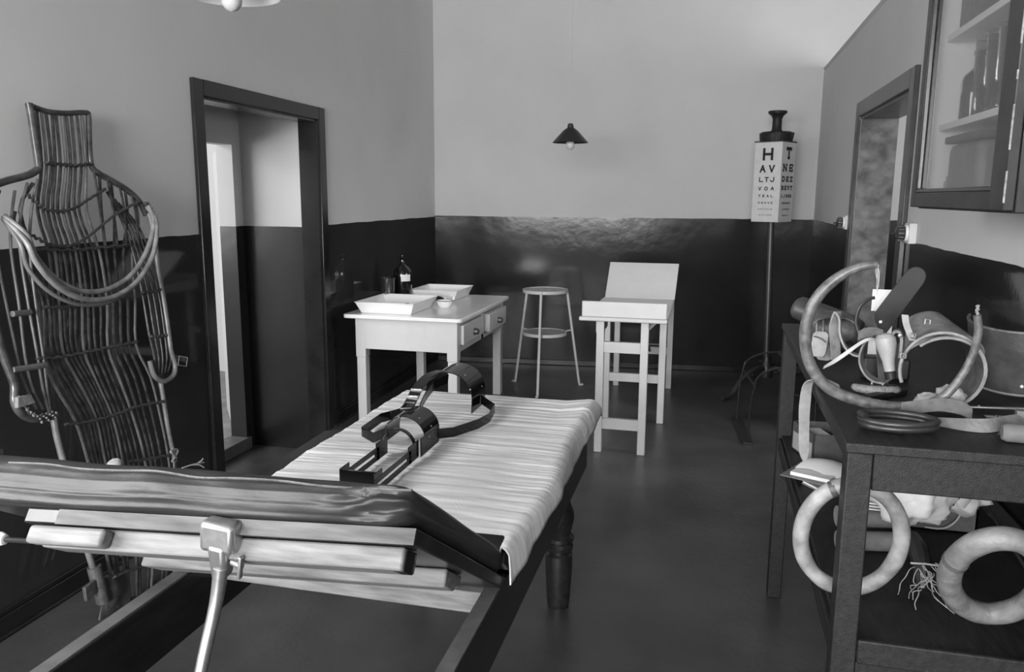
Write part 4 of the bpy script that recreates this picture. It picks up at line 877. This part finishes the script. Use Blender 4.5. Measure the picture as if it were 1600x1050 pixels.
tag(MB().tube([ay(1367,465,2.18),ay(1357,468,2.18),ay(1344,480,2.18),ay(1338,500,2.18),ay(1341,516,2.17),ay(1348,540,2.16)], .0042, n=8, smooth=5).build('bent_wire', M['black_iron']), 'thin dark bent wire rod curving up in front of the door post', 'wire')
strap('leather_loop', 'dark upright leather strap standing just left of the white card', [V(.425,2.07,TZ+.003),ay(1374,524,2.08),ay(1366,516,2.09),ay(1359,500,2.10),ay(1360,486,2.10)], V(.022,.010,0), .004, 'leather_brown')
# coil of black tubing
co = thing('rubber_tubing', 'coil of black rubber tubing lying at the front corner of the bench top', 'tubing', (.36,1.655,TZ))
P = []
for i in range(61):
    a = 2*math.pi*i/24+.4; P.append(V(.372+(.068+.002*math.sin(i))*math.cos(a), 1.655+.040*math.sin(a), TZ+.007+.009*i/24))
MB().tube(P, .0068, n=9).build('coil', M['black_iron'], co, ang=80)
MB().tube([V(.372+.03*math.cos(a),1.655+.022*math.sin(a),TZ+.006) for a in [i*.5+1 for i in range(9)]], .006, n=8, smooth=3).build('inner_loop', M['black_iron'], co, ang=80)
# webbing running across the front
wb = thing('webbing_strap', 'long grey webbing strap snaking across the front of the bench top to the right', 'strap', (.5,1.72,TZ))
MB().band([V(.395,1.745,TZ+.022),V(.44,1.75,TZ+.030),V(.475,1.755,TZ+.034),V(.515,1.755,TZ+.028),V(.53,1.75,TZ+.015)], V(.004,.016,.024), .0026, smooth=6).build('upper_length', M['webbing'] if 'webbing' in M else mat('grey_webbing',.10,.8,var=.2,vscale=70), wb)
MB().band([V(.43,1.70,TZ+.014),V(.46,1.695,TZ+.013),V(.50,1.69,TZ+.012),V(.545,1.69,TZ+.014),V(.60,1.71,TZ+.022),V(.66,1.73,TZ+.022),V(.74,1.73,TZ+.021)], [V(.0,.02,.006),V(.0,.02,.012),V(.0,.012,.022),V(.0,.010,.026),V(0,.02,.02),V(0,.03,.006),V(0,.03,.004)], .0026, smooth=6).build('lower_length', M['strap_mid'], wb)
# canvas bits inside the cuff mouth
cb = thing('canvas_pouch', 'small crumpled pale canvas pouch lying in the mouth of the big cuff', 'pouch', (.49,1.80,TZ))
blob((.512,1.845,TZ+.034),.030,.022,.021,2.2,.30,9.0,24,14).build('pouch', M['canvas'], cb, ang=180); blob((.475,1.84,TZ+.022),.030,.018,.015,2.4,.35,3.0,24,14).build('pouch_end', M['canvas'], cb, ang=180)
# roll at the right front
rl = thing('bandage_roll', 'thick grey rolled pad at the right front of the bench top', 'roll', (.62,1.63,TZ))
MB().tube([V(.548,1.632,TZ+.018),V(.556,1.631,TZ+.018),V(.66,1.62,TZ+.018),V(.772,1.61,TZ+.018)], [.014,.0175,.0178,.0175], n=18).build('roll', mat('roll_felt',.11,.8,var=.15,vscale=40), rl, ang=60)
MB().band([V(.55,1.650,TZ+.012),V(.66,1.638,TZ+.034),V(.77,1.628,TZ+.034)], V(0,.012,-.012), .002).build('outer_flap', M['leather_brown'], rl)
# big stiff corset shell at the right
cs = thing('leather_corset', 'large stiff moulded leather shell standing at the back right of the bench by the wall', 'corset', (.70,2.02,TZ))
mb, P = cuffmesh((.715,2.06,TZ+.102), (.06,.12,-1), (-.6,-1,0), .115, .098, .150, -95, 88, .005, n=30)
P2 = P
mb.build('shell', mat('corset_leather',.055,.42,var=.4,vscale=18,bump=.15,bscale=70), cs, ang=80)
rimtube(P, 0, .0036).build('top_rim', M['leather_brown'], cs); rimtube(P, 8, .004).build('bottom_rim', M['leather_pale'], cs)
MB().lathe([(0,0),(.004,0),(.003,.003),(0,.004)], P[13][7]+V(-.003,-.004,.004), 8, M=Matrix(((1,0,0),(0,0,-1),(0,1,0)))).build('stud', M['porcelain'], cs)
# steel splint bars
for k, (a, b, w_, lab) in enumerate((((.55,1.845,TZ+.012),(.765,1.83,TZ+.022),.010,'longest steel splint bar crossing the bench top in front of the corset'), ((.57,1.80,TZ+.004),(.765,1.80,TZ+.010),.014,'dull steel splint bar lying just below the longest bar'), ((.66,1.765,TZ+.004),(.77,1.775,TZ+.008),.016,'short steel splint bar at the right edge beside the upright bracket'))):
    t = thing('splint_bar', lab, 'splint bar', (a[0],a[1],TZ), 0, 'steel splint bars on the bench')
    MB().beam(a, b, w_, .004).build('bar', M['steel'], t, bevel=.001)
    MB().lathe([(0,0),(.004,0),(.003,.003),(0,.004)], Vector(a)+V(.02,-.001,.002), 8).build('rivet', M['iron'], t)
bkx = thing('wooden_bracket', 'small upright grey wooden bracket with two holes between the bars and the roll', 'bracket', (.62,1.73,TZ))
MB().hexa([V(.603,1.716,TZ),V(.632,1.712,TZ),V(.634,1.732,TZ),V(.605,1.736,TZ),V(.600,1.720,TZ+.040),V(.630,1.716,TZ+.040),V(.632,1.736,TZ+.040),V(.602,1.740,TZ+.040)]).build('plate', M['mid_wood2'] if 'mid_wood2' in M else mat('grey_wood',.10,.6,var=.2,vscale=30), bkx, bevel=.002)
for z in (.012,.028): MB().lathe([(0,0),(.003,0),(.003,.0012),(0,.0012)], V(.617,1.7145+z*.1,TZ+z), 10, M=Matrix(((1,0,0),(0,0,-1),(0,1,0)))).build('hole', M['ink'], bkx)
MB().box((.575,1.722,TZ),(.602,1.735,TZ+.016)).build('foot_block', M['canvas'], bkx, bevel=.004)

blob((STRAP_LUMP.x,STRAP_LUMP.y,STRAP_LUMP.z),.020,.034,.020,1.8,.2,4.0,20,12).build('rolled_strap', M['cloth'], bs, ang=180)
# ================================================================== black metal leg splint on the towel
sp_ = thing('leg_splint', 'glossy black metal leg splint with arched cuffs lying on the towel', 'leg splint', (-.86,2.15,.742))
BZ0 = .747; K = M['black_lacquer']
def sidebar(x, y0, y1, ylow):
    h = .052; m = MB(); t = .003
    def pl(a, b, z0, z1): m.box((x-t/2,a,BZ0+z0),(x+t/2,b,BZ0+z1))
    pl(y0,y1,.0,.016); pl(y0,y1,.025,.040); pl(y0,y0+.022,.016,.025); pl(y1-.03,y1,.016,.025); pl(y0,y0+.055,.040,.056); pl(y1-.02,y1+.06,.0,.052)
    return m.build('side_bar', K, sp_, bevel=.001)
sidebar(-.905,1.80,2.05,0); sidebar(-.803,1.78,2.04,0)
MB().box((-.906,1.798,BZ0+.022),(-.802,1.802,BZ0+.056)).build('foot_bar', K, sp_, bevel=.001)
def arch(cx, y, w, r, leg, a0=-90, a1=90, skewy=0.0, name='cuff', th=.003, n=26, legl=None, legr=None):
    P = []
    pth = []
    if legl is not None: pth.append((-r, -legl))
    for i in range(n+1):
        a = math.radians(a0+(a1-a0)*i/n); pth.append((r*math.sin(a), r*math.cos(a)))
    if legr is not None: pth.append((r*.98, -legr))
    P = [[V(cx+px, y+w*(j/4-.5)+skewy*px, leg+pz) for j in range(5)] for px, pz in pth]
    return MB().sheet(P, th).build(name, K, sp_, ang=50), P
arch(-.856,2.075,.016,.051,BZ0+.036,legl=.0,legr=.0,name='ankle_hoop')
c2, P2_ = arch(-.862,2.20,.125,.066,BZ0+.040,legl=.02,legr=.039,name='calf_cuff')
c3, P3_ = arch(-.855,2.60,.16,.088,BZ0+.070,a0=-52,legr=.05,name='thigh_cuff')
MB().prism([(0,0),(.155,0),(.13,.05),(.0,.055)], (-.797,2.10,BZ0), (0,1,0), (0,0,1), (.003,0,0)).build('flared_plate', K, sp_)
# flat strap linking the two cuffs, with two bright keepers and a buckle
lk = [V(-.875,2.19,BZ0+.111),V(-.888,2.27,BZ0+.122),V(-.900,2.36,BZ0+.140),V(-.905,2.47,BZ0+.154),V(-.888,2.55,BZ0+.156)]
MB().band(lk, V(.036,.006,0), .004, smooth=5).build('link_strap', K, sp_)
MB().band([p+V(.022,.01,-.03) for p in lk[1:]], V(.0,.01,.03), .003, smooth=5).build('link_bar', K, sp_)
for q in (V(-.8905,2.285,BZ0+.128), V(-.8965,2.335,BZ0+.138)): MB().box((q.x-.019,q.y-.004,q.z-.002),(q.x+.019,q.y+.004,q.z+.004)).build('keeper', M['keeper'] if 'keeper' in M else mat('polished_steel',.85,.2,metal=.8), sp_, bevel=.001)
MB().tube([V(-.892,2.19,BZ0+.116),V(-.860,2.19,BZ0+.117),V(-.862,2.235,BZ0+.123),V(-.894,2.235,BZ0+.122)], .003, n=6, closed=True).build('buckle', M['iron'], sp_)
def loop(pts, wv, name): return MB().band(pts, wv, .004, closed=False).build(name, K, sp_, bevel=.001)
zb = BZ0+.016
loop([V(-.925,2.17,zb+.03),V(-.985,2.19,zb),V(-1.045,2.24,zb),V(-1.05,2.40,zb),V(-1.03,2.44,zb),V(-.93,2.40,zb+.04)], V(0,0,.032), 'hinge_loop')
loop([V(-.795,2.25,zb+.01),V(-.765,2.31,zb),V(-.715,2.42,zb),V(-.700,2.50,zb),V(-.710,2.60,zb+.006),V(-.765,2.62,zb+.03)], V(0,0,.032), 'hinge_loop')
m_riv = M['steel']
for q in [P2_[k][j] for k, j in ((6,0),(12,0),(19,1),(24,2),(27,1),(22,4))]+[P3_[k][j] for k, j in ((6,1),(9,3),(16,1),(22,0),(24,3))]:
    MB().lathe([(0,-.003),(.0035,-.001),(.003,.0035),(0,.0045)], q, 8).build('rivet', m_riv, sp_)

# ================================================================== glass-fronted cabinet on the right wall
cb_ = thing('wall_cabinet', 'brown wooden wall cabinet with a glazed door above the workbench', 'cabinet', (.68,2.16,1.47))
CX0, CX1, CY0, CY1, CZ0, CZ1 = .572, XR-.001, 1.772, 2.545, 1.472, 2.32
def cp(name, a, b, m='cab_wood', bev=.003, par=None): return MB().box(a,b).build(name, M[m], par or cb_, bevel=bev)
M['cab_wood'] = mat('cabinet_wood', .022, .38, var=.3, vscale=16, spec=.3); M['cab_side'] = mat('dark_cabinet_side', .02, .28, var=.3, vscale=20)
cp('side_panel', (CX0,CY0,CZ0),(CX1,CY0+.020,CZ1),'cab_side'); cp('side_panel', (CX0,CY1-.020,CZ0),(CX1,CY1,CZ1))
cp('bottom_panel', (CX0,CY0+.0205,CZ0),(CX1,CY1-.0205,CZ0+.020)); cp('top_panel', (CX0,CY0+.0205,CZ1-.02),(CX1,CY1-.0205,CZ1))
cp('back_panel', (CX1-.008,CY0+.021,CZ0+.021),(CX1,CY1-.021,CZ1-.021),'cab_in',0)
cp('white_lining', (CX0+.01,CY1-.024,CZ0+.021),(CX1-.009,CY1-.0205,CZ1-.021),'cab_in',0); cp('white_lining', (CX0+.01,CY0+.0205,CZ0+.021),(CX1-.009,CY0+.024,CZ1-.021),'cab_in',0); cp('white_lining', (CX0+.01,CY0+.025,CZ0+.0205),(CX1-.009,CY1-.025,CZ0+.024),'cab_in',0)
S2, S3 = 1.702, 1.940
for z in (S2, S3): cp('shelf', (CX0+.028,CY0+.025,z-.018),(CX1-.009,CY1-.025,z),'cab_in',.002)
dr = bpy.data.objects.new('door', None); COL.objects.link(dr); dr.parent = cb_
dr.location = (0,0,0)
DX0, DX1 = .550, .571
cp('stile', (DX0,CY1-.045,CZ0+.004),(DX1,CY1,CZ1-.004),par=dr); cp('stile', (DX0,CY0,CZ0+.004),(DX1,CY0+.085,CZ1-.004),par=dr)
cp('bottom_rail', (DX0,CY0+.085,CZ0+.004),(DX1,CY1-.045,CZ0+.044),par=dr); cp('top_rail', (DX0,CY0+.085,CZ1-.06),(DX1,CY1-.045,CZ1-.004),par=dr)
m = MB(); y0,y1,z0,z1 = CY0+.085, CY1-.045, CZ0+.044, CZ1-.06; b_ = .010
for a, b in (((DX0+.002,y0,z0),(DX0+.013,y1,z0+b_)),((DX0+.002,y0,z1-b_),(DX0+.013,y1,z1)),((DX0+.002,y0,z0+b_),(DX0+.013,y0+b_,z1-b_)),((DX0+.002,y1-b_,z0+b_),(DX0+.013,y1,z1-b_))): m.box(a,b)
m.build('glazing_bead', M['cab_side'], dr, bevel=.002)
MB().box((DX0+.0135,y0-.003,z0-.003),(DX0+.0165,y1+.003,z1+.003)).build('glass_pane', M['pane'], dr)
M['chip'] = mat('highlight_bare_wood', .20, .6, var=.5, vscale=90)  # pale tone for the highlight along the chipped door edge
rc = random.Random(5); z = CZ0+.02
while z < CZ1-.1:
    L_ = rc.uniform(.015,.09); MB().box((DX0-.0006,CY0-.0008,z),(DX0+.0014+rc.uniform(0,.0016),CY0+.0025,z+L_)).build('chipped_edge_highlight', M['chip'], dr); z += L_+rc.uniform(.004,.05)  # broken strip: chipped edge with its highlight put into the colour
MB().lathe([(0,0),(.010,0),(.008,.008),(.014,.016),(.010,.026),(0,.028)], (DX0,CY0+.03,1.92), 14, M=Matrix(((0,0,-1),(0,1,0),(1,0,0)))).build('knob', M['trim_brown'], dr)
# contents
def jar(name, label, cat, prof, c, m, grp=None, n=22, part='body'):
    t = thing(name, label, cat, c, 0, grp); MB().lathe(prof, c, n).build(part, m, t); return t
c = V(.665,2.44,S2+.0005)
t = jar('medicine_bottle', 'dark medicine bottle with a small pale label on the middle cabinet shelf', 'bottle', [(0,0),(.036,0),(.038,.006),(.038,.105),(.034,.120),(.018,.135),(.0125,.142),(.012,.172),(.015,.174),(.015,.184),(0,.184)], c, M['bottle'])
P = [[c+V(.0388*math.cos(math.radians(110+80*i/8)),.0388*math.sin(math.radians(110+80*i/8)),z) for z in (.075,.09,.105)] for i in range(9)]
MB().sheet(P,.0008).build('paper_label', M['paper'], t)
for k, (y, lab) in enumerate(((2.345,'tall clear glass cylinder next to the dark medicine bottle'),(2.255,'tall clear glass cylinder second from the dark medicine bottle'),(2.165,'tall clear glass cylinder third from the dark medicine bottle'),(2.075,'tall clear glass cylinder nearest the hinge side of the cabinet'))):
    c = V(.665,y,S2+.0005)
    t = jar('glass_cylinder', lab, 'glass', [(0,0),(.030,0),(.032,.004),(.012,.022),(.012,.030),(.026,.050),(.034,.09),(.038,.195),(.041,.200),(.036,.200),(.031,.09),(.022,.052),(0,.045)], c, M['glass_clear'], 'glass cylinders in the wall cabinet')
c = V(.665,2.26,CZ0+.0245); bxo = thing('canister', 'large grey canister with a dark lid on the bottom shelf of the cabinet', 'canister', c)
MB().box((.60,2.14,c.z),(.755,2.40,c.z+.145)).build('body', M['grey_tin'], bxo, bevel=.02); MB().box((.592,2.13,c.z+.146),(.763,2.412,c.z+.165)).build('lid', M['card'], bxo, bevel=.004)
for k, (y, h_, g, lab) in enumerate(((2.475,.065,.30,'small pale jar at the far end of the cabinet bottom shelf'),(2.44,.085,.36,'slightly taller pale jar beside the grey canister in the cabinet'))):
    c = V(.64+.06*k,y,CZ0+.0245)
    jar('small_jar', lab, 'jar', [(0,0),(.022,0),(.024,.004),(.024,h_*.75),(.018,h_*.84),(.020,h_*.86),(.020,h_),(0,h_)], c, mat('pale_jar',g,.4), 'small jars in the wall cabinet')
for k, (y, w_, h_, g, lab) in enumerate(((2.42,.055,.20,.03,'dark tall book at the far end of the cabinet top shelf'),(2.355,.05,.19,.045,'dark book second from the far end of the cabinet top shelf'),(2.295,.05,.21,.03,'dark book third from the far end of the cabinet top shelf'))):
    bkk = thing('book', lab, 'book', (.69,y,S3+.0005), 0, 'books on the cabinet top shelf')
    MB().box((.61,y-w_/2,S3+.0005),(.614,y+w_/2,S3+h_)).box((.614,y-w_/2,S3+.0005),(.77,y-w_/2+.003,S3+h_)).box((.614,y+w_/2-.003,S3+.0005),(.77,y+w_/2,S3+h_)).build('cover', mat('book_cover',g,.5), bkk)
    MB().box((.615,y-w_/2+.0035,S3+.004),(.765,y+w_/2-.0035,S3+h_-.004)).build('pages', M['paper'], bkk)
# ================================================================== wall switches
def switch(y, z, label, plate=True):
    t = thing('light_switch', label, 'switch', (XR,y,z-.03)); Mx = Matrix(((0,0,-1),(0,1,0),(1,0,0)))
    MB().box((XR-.030,y-.045,z-.042),(XR-.0005,y+.045,z+.042)).build('mounting_block', M['white'], t, bevel=.003)
    MB().lathe([(0,.030),(.034,.030),(.034,.040),(0,.040)], (XR,y,z), 24, M=Mx).build('porcelain_base', M['porcelain'], t)
    m = MB(); m.lathe([(0,.040),(.030,.040),(.032,.048),(.030,.066),(.018,.074),(0,.075)], (XR,y,z), 24, M=Mx); m.build('cover', M['bakelite'], t)
    for k in range(12):
        a = 2*math.pi*k/12; MB().beam((XR-.046,y+.0325*math.cos(a),z+.0325*math.sin(a)),(XR-.066,y+.031*math.cos(a),z+.031*math.sin(a)),.006,.004).build('rib', M['bakelite'], t)
    MB().tube([(XR-.072,y,z),(XR-.090,y,z-.006)], .005, n=8).build('toggle', M['bakelite'], t)
switch(3.62, 1.358, 'round dark switch on a white block near the cabinet, at the dado line')
switch(5.29, 1.352, 'round dark switch on a white block on the far side of the right doorway')

q = ay(0,842,1.16)
MB().tube([hb(-1.05,HL-.10,-.045), q+V(.012,0,0)], .005, n=8).build('adjusting_rod', M['black_iron'], couch)
MB().lathe([(0,-.014),(.010,-.012),(.014,0),(.012,.010),(0,.015)], q, 16, M=Matrix(((0,0,-1),(0,1,0),(1,0,0)))).build('white_knob', M['porcelain'], couch)
